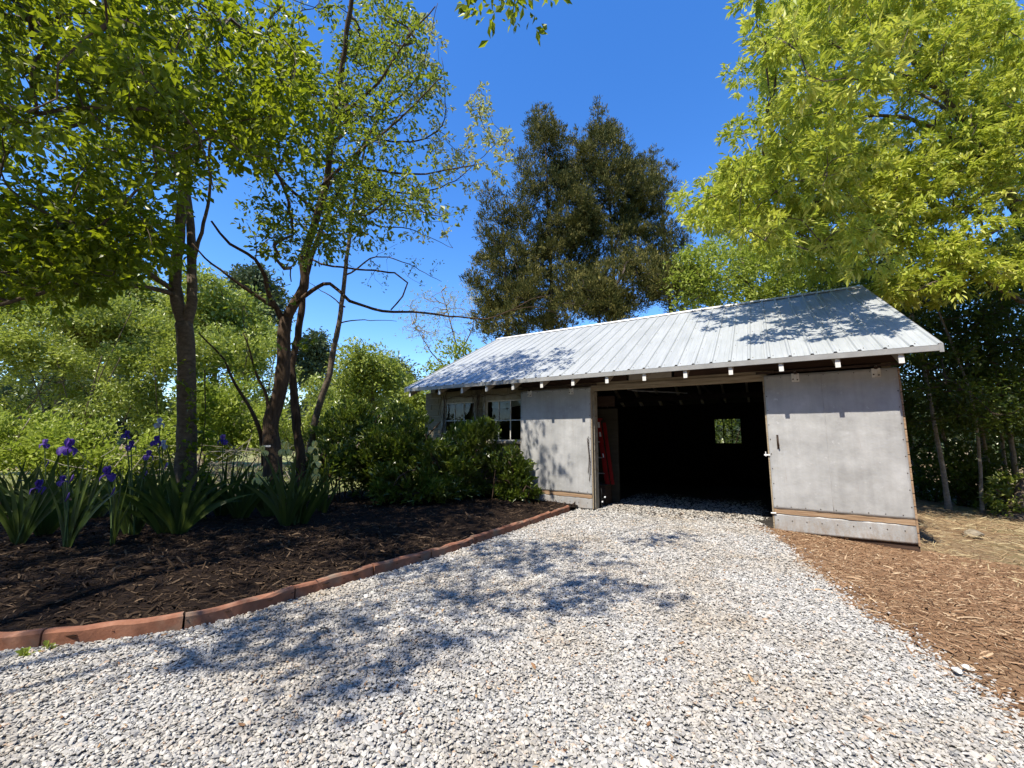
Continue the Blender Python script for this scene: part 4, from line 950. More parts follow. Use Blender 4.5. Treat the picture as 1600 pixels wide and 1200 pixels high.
# the part of the crown that shades the bed, above the view
def lit_filter(T, keep=.35):
    """thin the crown where it would stand between the sun and the shrub row"""
    t = 1 / math.tan(SUN_EL); x = T[:, 0] + TRAV[0] * (T[:, 2] - 1.2) * t; y = T[:, 1] + TRAV[1] * (T[:, 2] - 1.2) * t
    x0 = x + TRAV[0] * 1.1 * t; y0 = y + TRAV[1] * 1.1 * t
    for u_, v_ in ((405, 905), (455, 893), (285, 930), (160, 962), (500, 860), (250, 975)):
        g_ = gnd(u_, v_); k_ = np.hypot(x0 - g_[0], y0 - g_[1]) > .36; T, x, y, x0, y0 = T[k_], x[k_], y[k_], x0[k_], y0[k_]
    m = (x > -3.2) & (x < .7) & (y > 6.7) & (y < 8.6); return T[~m | (R.random(len(T)) < keep)]
def shade_targets(n, poly, h0, h1, rng, xmin=-99, ymin=-99):
    poly = np.array(poly, float); out = []
    lo, hi = poly.min(0), poly.max(0)
    while len(out) < n:
        x, y = rng.uniform(lo[0], hi[0]), rng.uniform(lo[1], hi[1]); c = False; j = len(poly) - 1
        for i in range(len(poly)):
            if (poly[i][1] > y) != (poly[j][1] > y) and x < (poly[j][0] - poly[i][0]) * (y - poly[i][1]) / (poly[j][1] - poly[i][1]) + poly[i][0]: c = not c
            j = i
        if not c: continue
        h = rng.uniform(h0, h1); t = 1 / math.tan(SUN_EL); q = np.array([x - TRAV[0] * h * t, y - TRAV[1] * h * t, h])
        dd = q - CAMP; f_ = dd @ fwd
        if f_ > .1:
            u = 800 + F_PX * (dd @ rightv) / f_; v = 600 - F_PX * (dd @ upv) / f_
            if v > -60 and (u > 330): continue
        out.append(q)
    return np.array(out)
POLY = [(-7.5, 2.6), (-5, 2.2), (-2.9, 2.35), (-1.2, 2.1), (-.35, 2.15), (.05, 3.0), (.45, 3.15), (1.15, 3.3), (.85, 3.9), (.95, 4.3), (.15, 5.2), (-.6, 5.9), (-2.8, 6.3), (-7.5, 7.0)]
T1b = shade_targets(190, [(-7.5, 3.6), (-2.0, 3.6), (-1.0, 5), (-1.2, 5.8), (-3.0, 6.4), (-7.5, 7.2)], 4.2, 6.8, R)
tree('shade_tree', 'thick-trunked tree with forking smooth trunk rising from the iris bed', 'tree', t1, lit_filter(np.vstack([T1, T1b])), 'leaf_oak', 'bark_grey', 21,
     per_t=8, rc=.30, per=7, L=.088, W=.043, spread=.75, droop=.35, hexa=True, tip_r=.0035)
# --- forked dark tree
b2 = base_pt(432, 6.3)
t2 = [([b2] + PX((426, 717, 6.3), (424, 690, 6.3), (424, 655, 6.3), (436, 620, 6.3), (444, 567, 6.3), (444, 522, 6.3), (447, 497, 6.3)), .135, .09),
      (PX((446, 505, 6.3), (460, 475, 6.3), (474, 447, 6.3), (474, 417, 6.25), (478, 392, 6.2), (492, 340, 6.1), (508, 280, 6.0), (518, 210, 5.8), (530, 110, 5.5), (545, 0, 5.2), (555, -160, 4.8)), .075, .02),
      (PX((442, 500, 6.3), (430, 476, 6.2), (421, 460, 6.1), (410, 420, 5.9), (385, 395, 5.6), (358, 380, 5.4), (330, 345, 5.2)), .05, .014),
      (PX((432, 480, 6.2), (400, 460, 6.0), (360, 432, 5.8), (320, 402, 5.6), (300, 380, 5.5)), .035, .01),
      (PX((462, 475, 6.3), (485, 455, 6.2), (504, 444, 6.1), (522, 451, 6.0), (545, 470, 5.9), (582, 481, 5.8), (612, 485, 5.7), (657, 487, 5.6), (714, 494, 5.5), (760, 496, 5.4), (800, 484, 5.3)), .034, .007),
      (PX((612, 485, 5.7), (632, 462, 5.7), (640, 440, 5.7), (620, 425, 5.7), (560, 418, 5.9), (500, 412, 6.1), (482, 398, 6.2)), .010, .016),
      (PX((478, 390, 6.2), (455, 420, 6.0), (455, 440, 5.9)), .014, .008),
      (PX((800, 484, 5.3), (830, 468, 5.25), (860, 461, 5.2)), .007, .003), (PX((800, 484, 5.3), (835, 478, 5.3), (872, 490, 5.3)), .006, .003),
      (PX((506, 290, 6.0), (560, 240, 5.8), (610, 200, 5.7), (650, 160, 5.6), (690, 120, 5.5)), .03, .008),
      (PX((512, 250, 5.9), (570, 260, 5.9), (640, 270, 6.0), (700, 265, 6.1), (760, 255, 6.2)), .026, .006),
      (PX((520, 190, 5.8), (590, 130, 5.5), (640, 60, 5.3), (680, 10, 5.2)), .03, .008),
      (PX((495, 330, 6.1), (440, 280, 5.8), (400, 230, 5.5), (370, 180, 5.3)), .03, .01),
      (PX((690, 340, 5.9), (640, 330, 5.9), (570, 330, 6.0), (497, 345, 6.1)), .006, .014),
      (PX((412, 727, 6.35), (408, 690, 6.3), (395, 650, 6.2), (365, 600, 6.1), (350, 560, 6.0), (335, 545, 5.9), (310, 520, 5.8)), .04, .010),
      (PX((424, 650, 6.3), (414, 610, 6.2), (400, 580, 6.1), (391, 552, 6.0), (380, 520, 5.9)), .028, .008)]
H2 = [(365, 300, 30, 60), (345, 425, 45, 60), (690, 70, 30, 50), (640, 400, 60, 45), (700, 440, 90, 60), (545, 440, 40, 20)]
T2 = np.vstack([zone([(480, 240, 130, 130, 3), (590, 120, 100, 120, 3.2), (560, 220, 60, 120, 1.2), (500, 60, 160, 110, 2), (630, 290, 60, 60, .7), (430, 320, 60, 60, .9), (560, 320, 90, 50, 1.3)], 480, 4.7, 6.9, H2, R, 1.9),
                zone([(460, 370, 80, 35, 1), (570, 350, 90, 40, 1), (655, 330, 50, 50, .5), (400, 470, 45, 22, .25), (420, 560, 60, 60, .2)], 85, 5.2, 6.6, H2, R, 1.7)])
T2b = shade_targets(40, [(-3.0, 4.5), (-.4, 4.9), (.0, 5.4), (-.8, 6.0), (-2, 6.2), (-4, 6)], 4.0, 6.2, R)
tree('forked_tree', 'dark crooked tree forking into several stems beside the yellow irises', 'tree', t2, lit_filter(np.vstack([T2, T2b])), 'leaf_plum', 'bark_brown', 22,
     per_t=7, rc=.27, per=6, L=.08, W=.036, spread=.75, droop=.3, hexa=True, tip_r=.0035)
# pale spring twigs at the right-hand edge of that crown, on the second stem
b3 = base_pt(470, 7.0)
t3 = [([b3] + PX((470, 715, 7.0), (466, 680, 7.0), (461, 624, 7.0), (457, 575, 7.0), (464, 537, 7.0), (474, 477, 7.0), (477, 447, 7.0), (488, 400, 7.0), (520, 320, 6.9), (560, 240, 6.7), (620, 130, 6.4)), .085, .02),
      (PX((540, 280, 6.8), (610, 300, 6.7), (670, 300, 6.6), (730, 270, 6.5), (775, 225, 6.4)), .022, .004),
      (PX((575, 215, 6.7), (640, 220, 6.6), (690, 190, 6.5), (694, 140, 6.4), (690, 90, 6.3)), .020, .004),
      (PX((600, 170, 6.5), (650, 120, 6.3), (672, 60, 6.2), (684, 5, 6.1)), .018, .004),
      (PX((520, 320, 6.9), (580, 350, 6.9), (640, 360, 6.9), (700, 385, 6.9)), .018, .004)]
T3 = zone([(720, 200, 60, 70, 2), (690, 290, 60, 50, 1.2), (660, 90, 30, 80, 1), (760, 230, 40, 60, 1), (660, 350, 50, 40, .8)], 105, 5.9, 7.0, [], R, 1.9)
tree('slender_tree', 'slim dark stem behind the forked tree with pale young leaves against blue sky', 'tree', t3, lit_filter(T3, .6), 'leaf_pale', 'bark_dark', 23,
     per_t=4, rc=.11, per=7, L=.075, W=.036, spread=.8, droop=.1, hexa=True, tip_r=.003, wig=.05)
b4 = base_pt(476, 7.6)
t4 = [([b4] + PX((485, 699, 7.6), (496, 642, 7.6), (511, 594, 7.6), (524, 537, 7.6), (534, 485, 7.6), (541, 425, 7.6), (545, 385, 7.6), (552, 320, 7.6), (570, 230, 7.5)), .075, .02),
      (PX((541, 430, 7.6), (590, 400, 7.6), (640, 410, 7.6), (690, 440, 7.6)), .018, .004), (PX((540, 480, 7.6), (500, 452, 7.6), (480, 440, 7.5)), .016, .004),
      (PX((530, 505, 7.6), (570, 500, 7.6), (620, 502, 7.6)), .014, .004)]
T4 = zone([(610, 420, 80, 40, 1), (580, 340, 60, 60, 1)], 40, 7.0, 8.0, [], R, 1.9)
tree('leaning_tree', 'thin grey trunk leaning right in front of the rounded tree', 'tree', t4, T4, 'leaf_plum', 'bark_grey', 24, per_t=2, rc=.12, per=5, L=.06, W=.028, spread=.8, droop=.2, tip_r=.003, wig=.05)

# --- tree standing beside and behind the camera; its crown reaches over the drive
b0 = np.array([-5.6, -1.6, -.02])
t0 = [([b0, b0 + [.1, .05, 1.5], b0 + [.3, .2, 3.2], b0 + [.5, .5, 4.6]], .2, .12),
      ([b0 + [.5, .5, 4.5], b0 + [1.3, 1.3, 5.6], b0 + [2.0, .8, 6.3], b0 + [2.9, 1.7, 6.3], b0 + [3.9, 1.5, 7.1]], .035, .006),
      ([b0 + [.4, .3, 4.0], b0 + [.8, 1.8, 4.9], b0 + [1.4, 3.2, 5.4], b0 + [2.0, 4.2, 5.6]], .08, .02),
      ([b0 + [.45, .4, 4.3], b0 + [-.2, 1.4, 5.2], b0 + [-.6, 3.0, 5.8]], .07, .02),
      # low drooping branch that hangs across the upper left of the view
      ([b0 + [.35, .25, 3.4], at(60, -260, 1.7), at(163, -40, 2.3), at(172, 50, 2.5), at(235, 130, 2.55), at(295, 195, 2.6), at(322, 245, 2.6), at(333, 292, 2.6)], .022, .004)]
T0 = shade_targets(430, POLY, 4.8, 6.6, R)
T0 = np.vstack([T0, shade_targets(150, [(-7, .4), (-3, 1.2), (-2.9, 2.2), (-5, 2.6), (-7, 2.6)], 4.8, 6.4, R)])
T0c = zone([(60, 60, 80, 60, 1), (215, 60, 60, 50, 1.2), (250, 130, 60, 50, 1), (60, 175, 60, 30, .5)], 26, 2.3, 3.0, [], R)
T0c = np.vstack([T0c, [at(768, -6, 2.8), at(786, 4, 2.8), at(792, -12, 2.8), at(838, -14, 2.9), at(820, -20, 2.9)]])
T0 = np.vstack([T0, T0c])
t0.append(([b0 + [1.6, 1.0, 5.5], at(560, -900, 1.9), at(700, -300, 2.5), at(780, -40, 2.8)], .012, .004))
tree('oak_tree', 'tree whose leafy branches hang into the upper left corner', 'tree', t0, lit_filter(T0, .4), 'leaf_oak', 'bark_brown', 20, wig=.07, per_t=8, rc=.33, per=7, L=.085, W=.042, spread=.8, droop=.3, tip_r=.0035)

# ------------------------------------------------------------------ yellow-green tree at the right
br = np.array([10.4, 8.8, -.5])
tr = [([br] + PX((1690, 560, 8.7), (1640, 430, 8.6), (1600, 340, 8.5), (1565, 290, 8.4), (1530, 240, 8.3), (1505, 190, 8.1), (1470, 140, 7.9), (1420, 80, 7.7), (1385, 25, 7.5), (1360, -60, 7.3)), .24, .05),
      (PX((1625, 480, 8.4), (1600, 470, 8.0), (1560, 450, 7.6), (1520, 430, 7.2), (1470, 438, 6.9), (1430, 455, 6.7)), .06, .012),
      (PX((1600, 340, 8.5), (1520, 380, 8.0), (1440, 385, 7.6), (1380, 355, 7.3), (1310, 300, 7.1), (1240, 262, 7.0), (1180, 275, 7.0)), .05, .01),
      (PX((1530, 240, 8.3), (1470, 200, 8.0), (1380, 180, 7.7), (1300, 190, 7.4), (1220, 230, 7.2), (1150, 300, 7.2)), .05, .008),
      (PX((1470, 140, 7.9), (1400, 110, 7.6), (1330, 85, 7.4), (1270, 40, 7.2), (1220, 0, 7.0)), .04, .01),
      (PX((1505, 190, 8.1), (1450, 150, 8.4), (1350, 120, 8.8), (1260, 140, 9.0), (1180, 130, 9.2)), .04, .01),
      (PX((1565, 290, 8.4), (1580, 200, 8.6), (1570, 100, 8.8), (1550, 0, 8.8)), .07, .02),
      (PX((1600, 400, 8.5), (1620, 300, 8.2), (1650, 200, 7.8)), .07, .02),
      (PX((1430, 385, 7.6), (1360, 400, 7.3), (1280, 380, 7.2), (1200, 340, 7.2)), .025, .008)]
TR = np.vstack([zone([(1420, 130, 230, 170, 3.2), (1290, 300, 150, 80, 1.8), (1480, 320, 150, 90, 2), (1330, 20, 150, 70, 1.2), (1170, 320, 70, 60, .7), (1110, 310, 50, 40, .25), (1150, 160, 40, 60, .12), (1225, 70, 60, 60, .5), (1540, 150, 90, 150, 1.6)], 1050, 6.6, 9.8, [(1175, 60, 40, 60), (1080, 150, 60, 90), (1240, 120, 30, 40)], R, 2.4),
                zone([(1430, 455, 60, 26, 1), (1540, 420, 80, 40, 1.2), (1330, 400, 110, 40, .7)], 70, 6.5, 8.2, [], R, 2.2)])
# boughs that hang over the right end of the roof
EC = [(1420, 130, 230, 190), (1290, 300, 170, 100), (1480, 320, 160, 110), (1330, 20, 170, 90), (1430, 430, 80, 40)]; ex = []
while len(ex) < 125:
    s_, y_, h_ = R.uniform(.9, 4.4), R.uniform(.2, 3.2), R.uniform(.6, 4.2); q = SP + SD * s_ + SN * y_; q = q + np.array([-TRAV[0] * h_ / math.tan(SUN_EL), -TRAV[1] * h_ / math.tan(SUN_EL), roofz(y_) + h_])
    if R.random() > (s_ / 4.4) ** 1.5 * (.75 + y_ / 9): continue
    dd = q - CAMP; u = 800 + F_PX * (dd @ rightv) / (dd @ fwd); v = 600 - F_PX * (dd @ upv) / (dd @ fwd)
    if any(((u - e[0]) / e[2]) ** 2 + ((v - e[1]) / e[3]) ** 2 < 1 for e in EC): ex.append(q)
TR = np.vstack([TR, ex])
tree('yellow_green_tree', 'large tree with bright yellow-green new leaves over the right end of the shed', 'tree', tr, TR, 'leaf_yellow', 'bark_grey', 31,
     per_t=7, rc=.27, per=15, L=.135, W=.042, spread=.65, droop=.5, tip_r=.004, jit=.03, flat=.75)
# green tree between that and the cedar, behind the shed
cg = at(1160, 420, 13.5)
tg = [([np.array([cg[0], 13.5, -.4]), np.array([cg[0] + .2, 13.4, 3]), cg + [0, 0, 1.0]], .16, .05), ([np.array([cg[0] + .1, 13.4, 2.4])] + PX((1230, 430, 13), (1290, 400, 12.8)), .06, .02)] 
TG = zone([(1150, 430, 100, 60, 2), (1260, 430, 120, 60, 2), (1090, 440, 50, 50, .6), (1350, 430, 90, 60, 1)], 260, 11.6, 14.8, [], R, 2.0)
tree('green_tree', 'mid-green leafy tree behind the shed ridge, right of the dark cedar', 'tree', tg, TG, 'leaf_lime', 'bark_grey', 32, per_t=9, rc=.45, per=14, L=.13, W=.06, spread=.9, droop=.2, tip_r=.006, jit=.1)
tw = [(PX((1158, 472, 10.9), (1130, 448, 10.9), (1110, 432, 10.8), (1085, 420, 10.8), (1040, 398, 10.7)), .022, .008)]

# ------------------------------------------------------------------ woods to the right of the shed
def wood_tree(label, u, Y, H, lean, seed, r0=.07, targets=95, dr=(1.1, 1.0), mat='leaf_wood', bark='bark_pale', z0=1.5, per_t=8, L=.10):
    rg = np.random.default_rng(seed); b = at(u, 760, Y); b[2] = float(terrain(b[0], b[1])) - .05
    top = b + np.array([lean, rg.uniform(-.4, .4), H]); mid = (b + top) / 2 + np.array([rg.normal(0, .2), 0, 0])
    T = np.c_[rg.normal(0, dr[0], targets) + b[0] + lean * .6, rg.normal(0, dr[1], targets) + b[1], rg.uniform(z0, H * 1.03, targets)]
    return tree('woodland_tree', label, 'tree', [([b, mid, top], r0, .02)], T, mat, bark, seed, group='trees of the dark wood right of the shed', per_t=per_t, rc=.40, per=12, L=L, W=L * .5, spread=.9, droop=.25, tip_r=.005, jit=.09)
wood_tree('pale twisted trunk in the dark wood nearest the shed wall', 1478, 9.4, 5.2, .05, 41, .055)
wood_tree('slim bare stem leaning left just beyond the straw ground', 1530, 9.2, 4.8, -.35, 59, .035, 40)
wood_tree('pale crooked stem near the right edge of the dark wood', 1572, 9.9, 5.0, .2, 60, .04, 50)
wood_tree('thin straight stem second from the shed wall in the dark wood', 1497, 10.6, 5.6, .1, 42, .05)
wood_tree('leafy tree at the right edge of the dark wood', 1590, 9.6, 5.2, -.1, 43, .06)
wood_tree('tree deep in the middle of the dark wood', 1535, 11.8, 6.4, .3, 44, .09)
wood_tree('tree behind the right corner of the shed, just clear of its wall', 1440, 12.5, 6.5, -.3, 45, .1)
wood_tree('tall tree far back in the dark wood at the photo edge', 1620, 12.8, 7.0, .2, 46, .12)
wood_tree('slim tree in the dark wood between the twisted trunk and the right edge', 1550, 10.4, 5.6, -.2, 57, .05, 90)
wood_tree('tree standing directly behind the right gable of the shed', 1400, 11.0, 5.5, .2, 58, .08, 70)
wood_tree('tree hidden behind the right half of the shed', 1330, 14.5, 7.2, .2, 47, .12, 60)
for i, (u, Y, s) in enumerate(((1700, 11, 48), (1760, 9, 49))): wood_tree(['tree beyond the right edge of the dark wood', 'nearer tree beyond the right edge of the wood'][i], u, Y, 6, 0, s, .1, 60)
def shrub(name, label, c, r, nb, n, leaf, seed, per=7, L=.09, W=.04, group=None, stems=8, bs=.42, spread=.8, up=.35, hexa=False, cat='shrub', z0=.0, droop=.1, jit=.03, bark='bark_brown'):
    """bushy plant: stems from the foot, leaves on the outsides of its many mounds"""
    rg = np.random.default_rng(seed); c = np.array(c, float); r = np.array(r, float); base = np.array([c[0], c[1], z0])
    root = empty(name, base, label=label, cat=cat, group=group); mb = MB()
    for k in range(stems):
        t = c + nrm(rg.normal(0, 1, 3)) * r * .8; t[2] = max(t[2], c[2]); f = base + np.array([rg.normal(0, .25) * r[0], rg.normal(0, .2) * r[1], -.03])
        mb.tube(catmull([f, (f + t) / 2 + np.array([0, 0, .15]) + rg.normal(0, .06, 3), t], .12) - base, np.linspace(.016, .005, len(catmull([f, (f + t) / 2, t], .12)))[:1][0] * .8, 5)
    mb.build('stem', M[bark], root, smooth=True)
    pts = blobby(c, r, nb, n, rg, bs, z0 + .05); d = nrm((pts - c) / r) + np.array([0, 0, up])
    V, F, rn = leaf_arrays(pts, d, per, L, W, spread, droop, rg, jit=jit, hexa=hexa)
    link_mesh('crown', np_mesh('crown', V - base, [F], rnd=[rn]), M[leaf], root); return root
p = at(1500, 700, 10.2); shrub('undergrowth_shrub', 'broad-leaved undergrowth at the foot of the dark wood near the shed', (p[0], p[1], .3), (1.6, .8, .9), 14, 420, 'leaf_wood', 51, per=9, L=.12, W=.06, z0=-.4, jit=.1)
p = at(1590, 740, 8.9); shrub('undergrowth_shrub', 'sunlit bright green plant at the lower right edge of the wood', (p[0], p[1], .1), (.8, .5, .55), 9, 170, 'leaf_bush', 52, per=7, L=.12, W=.05, z0=-.4)
p = at(1640, 700, 10.5); shrub('undergrowth_shrub', 'dark undergrowth mass beyond the sunlit plant at the right', (p[0], p[1], .4), (1.8, 1.0, 1.2), 14, 400, 'leaf_wood', 53, per=9, L=.12, W=.06, z0=-.4, jit=.1)
p = at(1420, 700, 11.5); shrub('undergrowth_shrub', 'undergrowth behind the shed, seen past its right wall', (p[0], p[1], .4), (1.6, 1.2, 1.4), 14, 380, 'leaf_wood', 54, per=9, L=.12, W=.06, z0=-.4, jit=.1)
q = SP + SD * 1.9 + SN * 8.6; shrub('backyard_shrub', 'green shrub seen through the small back window of the shed', (q[0], q[1], 1.3), (1.8, .8, 1.5), 12, 420, 'leaf_bush', 55, per=9, L=.12, W=.06, z0=-.1, jit=.1)

# ------------------------------------------------------------------ cedar and sapling behind the shed
def cedar(label, u, v_top, Y, ells, seed, n, r0=.15, dy=1.3):
    rg = np.random.default_rng(seed); top = at(u, v_top + 30, Y); b = np.array([top[0] + .2, Y, -.1])
    Z = zone(ells, int(n * .55), Y - dy, Y + dy, [], rg, 1.5); k = rg.choice(len(Z), len(Z) // 4, replace=False)
    Z = np.vstack([Z, Z[k] + np.c_[rg.normal(0, .1, (len(k), 2)), rg.uniform(.2, .5, len(k))], top + np.array([[0, 0, -.1], [.08, 0, -.4], [-.1, 0, -.6]])])   # upright plumes
    return tree('cedar_tree', label, 'tree', [([b, b + [0, 0, top[2] * .5], top], r0, .015)], Z, 'leaf_cedar', 'bark_brown', seed, group='dark cedars behind the shed',
                per_t=26, rc=.46, per=15, L=.12, W=.030, spread=.45, droop=-.5, tip_r=.006, jit=.05, up=.9)
cedar('tall dark cedar with a narrow top, left of the pair behind the shed', 852, 172, 15., [(853, 205, 20, 32, .5), (850, 255, 34, 45, 1), (862, 330, 62, 70, 2.2), (845, 420, 92, 60, 2.4)], 61, 270)
cedar('taller dark cedar with spiky top, right of the pair behind the shed', 945, 168, 15.8, [(945, 195, 16, 28, .4), (945, 240, 34, 36, .9), (903, 262, 40, 40, .9), (945, 320, 68, 70, 2.4), (945, 420, 95, 80, 3), (900, 330, 50, 60, 1.2)], 62, 420)
cedar('dark cedar leaning out at the right of the cedar clump', 1030, 242, 16.6, [(1022, 265, 26, 20, .4), (1000, 300, 40, 50, 1), (1010, 370, 52, 70, 1.6), (1045, 420, 42, 60, 1)], 63, 180)
cedar('lower brownish cedar at the left foot of the cedar clump', 785, 300, 14.2, [(785, 345, 30, 50, .7), (790, 430, 50, 60, 1.3), (805, 495, 60, 40, 1)], 64, 150)
cedar('low cedar bough mass in front, just above the shed ridge', 930, 400, 13.6, [(890, 470, 110, 48, 1.5), (980, 450, 80, 45, 1), (1055, 450, 40, 40, .6)], 65, 190)
p = at(716, 530, 12.2); shrub('bright_shrub', 'bright green bush above the left end of the shed roof', (p[0], p[1], 3.0), (.9, .8, 1.6), 14, 380, 'leaf_lime', 66, per=9, L=.11, W=.055, z0=-.05, jit=.09)
bs_ = at(700, 700, 13.5); bs_[2] = -.05
ts = [([bs_] + PX((705, 600, 13.5), (712, 540, 13.5), (700, 490, 13.5), (690, 455, 13.5)), .06, .012), (PX((712, 560, 13.5), (740, 510, 13.5), (745, 470, 13.5)), .03, .008), (PX((706, 590, 13.5), (670, 540, 13.4), (645, 500, 13.3)), .03, .008)]
TSp = zone([(690, 490, 55, 45, 2), (655, 500, 35, 50, 1), (725, 470, 30, 25, .6)], 210, 12.6, 14.2, [], R, 2.)
tree('budding_tree', 'fine-twigged tree just coming into leaf left of the shed roof', 'tree', ts, TSp, 'leaf_pale', 'bark_grey', 67, twig='twig_pale', per_t=3, rc=.25, per=4, L=.055, W=.03, spread=.9, droop=.1, tip_r=.005, wig=.06)

# ------------------------------------------------------------------ laurels in the bed, in front of the windows
lau = [('big dark laurel directly right of the leaning trunk', 560, 705, 7.9, (1.05, .7, .98), 760, 71), ('tall laurel shrub in the middle of the row with sunlit tips', 650, 712, 7.8, (1.0, .7, .95), 800, 72),
       ('laurel shrub under the left shed window', 735, 724, 7.85, (.8, .55, .85), 600, 73), ('pale-leaved shrub beside the left sliding door', 792, 748, 7.65, (.48, .38, .55), 330, 74),
       ('small glossy sprig at the right end of the shrub row', 822, 775, 7.45, (.22, .18, .20), 70, 75), ('broad laurel filling the row between the leaning trunk and the windows', 605, 722, 7.6, (.8, .6, .8), 560, 78), ('laurel in front of the tall one, its top just under the left window', 700, 735, 7.5, (.7, .5, .72), 460, 79), ('laurel in deep shade behind the yellow irises', 515, 745, 7.2, (.6, .5, .5), 260, 76), ('low dark laurel at the front of the shrub row', 640, 765, 7.1, (.9, .45, .42), 330, 77)]
for lb, u, v, Y, r, n, s in lau:
    p = at(u, v, Y); shrub('laurel_shrub', lb, p, r, 16, n, 'leaf_laurel', s, per=8, L=.115, W=.034, group='shrub row before the shed windows', z0=.1, hexa=True, spread=.6, up=.8, bs=.34, stems=10, droop=-.1)

# ------------------------------------------------------------------ bushes and trees beyond the bed, left
bg_ = [('sunlit pale bush low behind the irises at the far left', 30, 700, 9.0, (1.6, .8, .85), 640, 'leaf_lime', 81), ('bright spreading bush behind the blue irises', 170, 708, 9.2, (1.7, .8, .80), 640, 'leaf_lime', 82),
       ('lime-green bush to the right of the thick trunk', 345, 655, 10.0, (1.4, .9, .95), 640, 'leaf_lime', 83), ('large dense bush filling the far left edge', -10, 580, 12, (2.8, 1.4, 2.5), 1300, 'leaf_bush', 84),
       ('large green bush left of the thick trunk', 150, 565, 12.2, (2.5, 1.4, 2.4), 1400, 'leaf_bush', 85), ('green bush right behind the thick trunk', 270, 580, 12.8, (1.8, 1.2, 2.2), 850, 'leaf_bush', 86),
       ('dense bush between the two trunks further back', 385, 590, 13.4, (1.8, 1.2, 2.3), 850, 'leaf_bush', 87), ('leafy bush between the forked stems', 470, 655, 12.6, (1.5, 1.0, 1.3), 550, 'leaf_bush', 88)]
for lb, u, v, Y, r, n, mt, s in bg_:
    p = at(u, v, Y); shrub('wild_bush', lb, p, r, 22, n, mt, s, per=11, L=.12, W=.055, group='wild bushes beyond the mulch bed', z0=-.05, bs=.3, jit=.1, stems=7, bark='twig_pale' if mt == 'leaf_lime' else 'bark_grey')
def far_tree(name, label, u, v, Y, ru, rv, n, mat, seed, group, L=.2, per=10, bs=.32, holes=()):
    p = at(u, v, Y); k = Y / F_PX; r = (ru * k, ru * k * .9, rv * k); rg = np.random.default_rng(seed); b = np.array([p[0], p[1], -.1])
    T = blobby(p, r, 20, n // 6, rg, bs); return tree(name, label, 'tree', [([b, np.array([p[0] + .1, p[1], p[2] * .6]), p + [0, 0, r[2] * .6]], .14 + .01 * Y * .3, .03)], T, mat, 'bark_grey', seed, group=group, per_t=9, rc=.6, per=per, L=L, W=L * .45, spread=.9, droop=.1, tip_r=.01, jit=L * .9)
far_tree('broadleaf_tree', 'rounded sunlit tree behind the leaning trunk', 580, 595, 17, 62, 52, 900, 'leaf_bush', 91, 'trees along the far field edge', L=.17)
far_tree('broadleaf_tree', 'tall bush-like tree right of the rounded tree, beside the shed corner', 655, 640, 17, 30, 40, 420, 'leaf_bush', 92, 'trees along the far field edge', L=.16)
far_tree('broadleaf_tree', 'pale green tree high behind the left bushes', 110, 480, 16, 200, 100, 2900, 'leaf_bush', 93, 'trees along the far field edge', L=.2)
far_tree('broadleaf_tree', 'green tree rising between the thick trunk and the forked tree', 340, 510, 17, 90, 75, 1300, 'leaf_bush', 94, 'trees along the far field edge', L=.2)
far_tree('broadleaf_tree', 'tree at the far left edge under the low branch', -90, 480, 16, 120, 110, 1300, 'leaf_bush', 95, 'trees along the far field edge', L=.2)
far_tree('pine_tree', 'distant pine top between the forked stems', 486, 560, 38, 30, 45, 420, 'leaf_pine', 96, 'distant pines', L=.4, per=12)
far_tree('pine_tree', 'distant pine beside the shed corner', 628, 600, 40, 25, 32, 420, 'leaf_pine', 97, 'distant pines', L=.4, per=12)
far_tree('pine_tree', 'dark distant pine behind the left trees', 395, 470, 34, 50, 60, 500, 'leaf_pine', 98, 'distant pines', L=.4, per=12)
far_tree('pine_tree', 'distant pine low behind the rounded tree', 545, 610, 42, 30, 36, 380, 'leaf_pine', 99, 'distant pines', L=.4, per=12)
# far wood all round, one mass
rg = np.random.default_rng(100); n = 9000; a = np.radians(np.concatenate([rg.uniform(-100, 60, n // 2), rg.uniform(-60, 100, n - n // 2)])); D_ = rg.uniform(46, 62, n)
x = np.sin(a) * D_; y = np.cos(a) * D_; hmax = 5.5 + 1.8 * np.sin(a * 13) + 1.2 * np.sin(a * 31 + 1); z = hmax * rg.random(n) ** .7
C_ = np.c_[x, y, z]; V, F, rn = leaf_arrays(C_, nrm(rg.normal(0, 1, (n, 3)) + [0, -.3, .6]), 6, .9, .5, .9, .1, rg, jit=.7)
o = link_mesh('treeline', np_mesh('treeline', V, [F], rnd=[rn]), M['leaf_pine']); o['kind'] = 'stuff'
# unseen wood added behind the camera, tall enough to darken the pane reflections
n = 5600; a = np.radians(rg.uniform(100, 260, n)); D_ = rg.uniform(17, 24, n); hm = 14 + 1.6 * np.sin(a * 9) + 1.2 * np.sin(a * 23 + 1)
C_ = np.c_[np.sin(a) * D_, np.cos(a) * D_, hm * rg.random(n) ** .8]; V, F, rn = leaf_arrays(C_, nrm(rg.normal(0, 1, (n, 3)) + [0, .3, .6]), 6, .75, .45, .9, .1, rg, jit=.5)
o = link_mesh('rear_woods', np_mesh('rear_woods', V, [F], rnd=[rn]), M['leaf_wood']); o['kind'] = 'stuff'
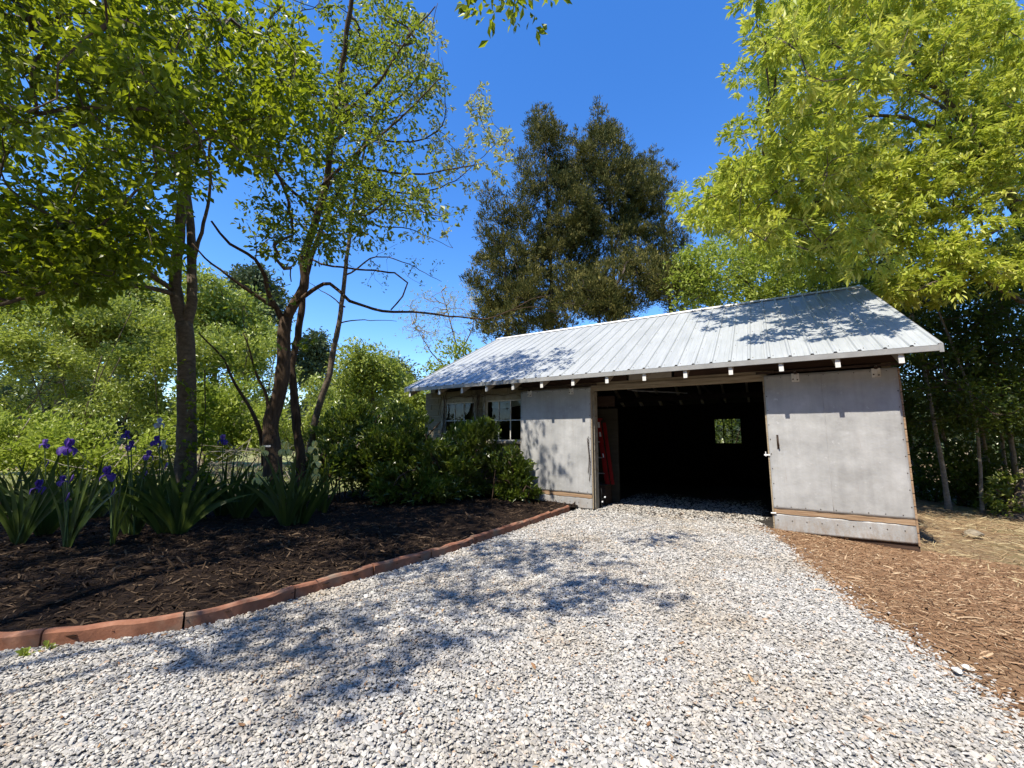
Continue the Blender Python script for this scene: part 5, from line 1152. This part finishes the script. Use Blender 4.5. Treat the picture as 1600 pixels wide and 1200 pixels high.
# grass beyond the bed and weeds
rg = np.random.default_rng(101); n = 26000; x = rg.uniform(-14, 0, n); y = rg.uniform(6.6, 20, n) ; k = (~in_bed(x, y)) & (shed_xy(x, y)[0] < -4.2); x, y = x[k], y[k]
V, F, rn = leaf_arrays(np.c_[x, y, terrain(x, y) - .03], np.tile([0, 0, 1.], (len(x), 1)), 2, .11, .012, .35, .0, rg, jit=.03)
M['grass'] = leaf_mat('grass', [(0, (.12, .16, .04)), (.5, (.24, .26, .09)), (1, (.45, .42, .22))], (.3, .35, .08), .3)
o = link_mesh('grass', np_mesh('grass', V, [F], rnd=[rn]), M['grass']); o['kind'] = 'stuff'
def weed(label, u, v, s, seed):
    p = gnd(u, v, .01); rg = np.random.default_rng(seed); root = empty('weed', p, label=label, cat='weed', group='little weeds by the edging')
    V, F, rn = leaf_arrays(np.zeros((3, 3)) + rg.normal(0, .008, (3, 3)), np.tile([0, 0, 1.], (3, 1)), 5, .05 * s, .018 * s, .7, -.1, rg, jit=.004, hexa=True); link_mesh('leaves', np_mesh('leaves', V, [F], rnd=[rn]), M['leaf_bush'], root)
weed('tiny weed sprouting at the foot of the leftmost edging block', 42, 1024, 1., 5); weed('tiny weed just right of the first edging joint', 70, 1016, .8, 6)
# dry brush heap
p = at(350, 690, 8.6); root = empty('brush_heap', (p[0], p[1], 0), label='low heap of dry grey-brown twigs behind the irises', cat='brush heap'); rg = np.random.default_rng(9); mb = MB()
for k in range(260):
    c = np.array([rg.normal(0, .9), rg.normal(0, .4), rg.random() ** 1.5 * 1.0]); d = nrm(rg.normal(0, 1, 3) * [1, 1, .5]) * rg.uniform(.2, .5); mb.tube([c - d, c + rg.normal(0, .05, 3), c + d], rg.uniform(.003, .008), 3, cap=False)
tg_ = mb.build('twigs', M['twig_pale'], root); tg_['kind'] = 'stuff'
# creeper leaves on the thick trunk
rg = np.random.default_rng(12); cr_ = empty('creeper', b1 + [0, 0, .1], label='green creeper climbing the right side of the thick trunk', cat='creeper'); C_ = []; st = []
for k in range(120):
    h = rg.random() * 2.1; a = rg.uniform(-1.4, .7) if h < 1.6 else rg.uniform(-3, 3); c = np.array([math.cos(a), math.sin(a), 0]) * (.165 if h < .4 else .145); C_.append(np.array([0, 0, h]) + c)
C_ = np.array(C_); V, F, rn = leaf_arrays(C_, C_ * [1, 1, 0] * 4 + [0, 0, .2], 4, .085, .045, .5, .3, rg, hexa=True); link_mesh('leaves', np_mesh('leaves', V, [F], rnd=[rn]), M['leaf_oak'], cr_)
MB().tube(catmull([(.15, -.06, 0), (.15, -.02, .6), (.14, .02, 1.2), (.12, -.06, 1.9)], .08), .008, 5).build('stem', M['twig'], cr_)
# little tag on the forked trunk
p = at(417, 697, 6.14); tg1 = empty('plant_tag', p, label='small pale tag fixed low on the forked dark tree', cat='tag'); MB().box(-.055, .055, -.004, .004, -.012, .012).build('plate', M['sticker'], tg1)
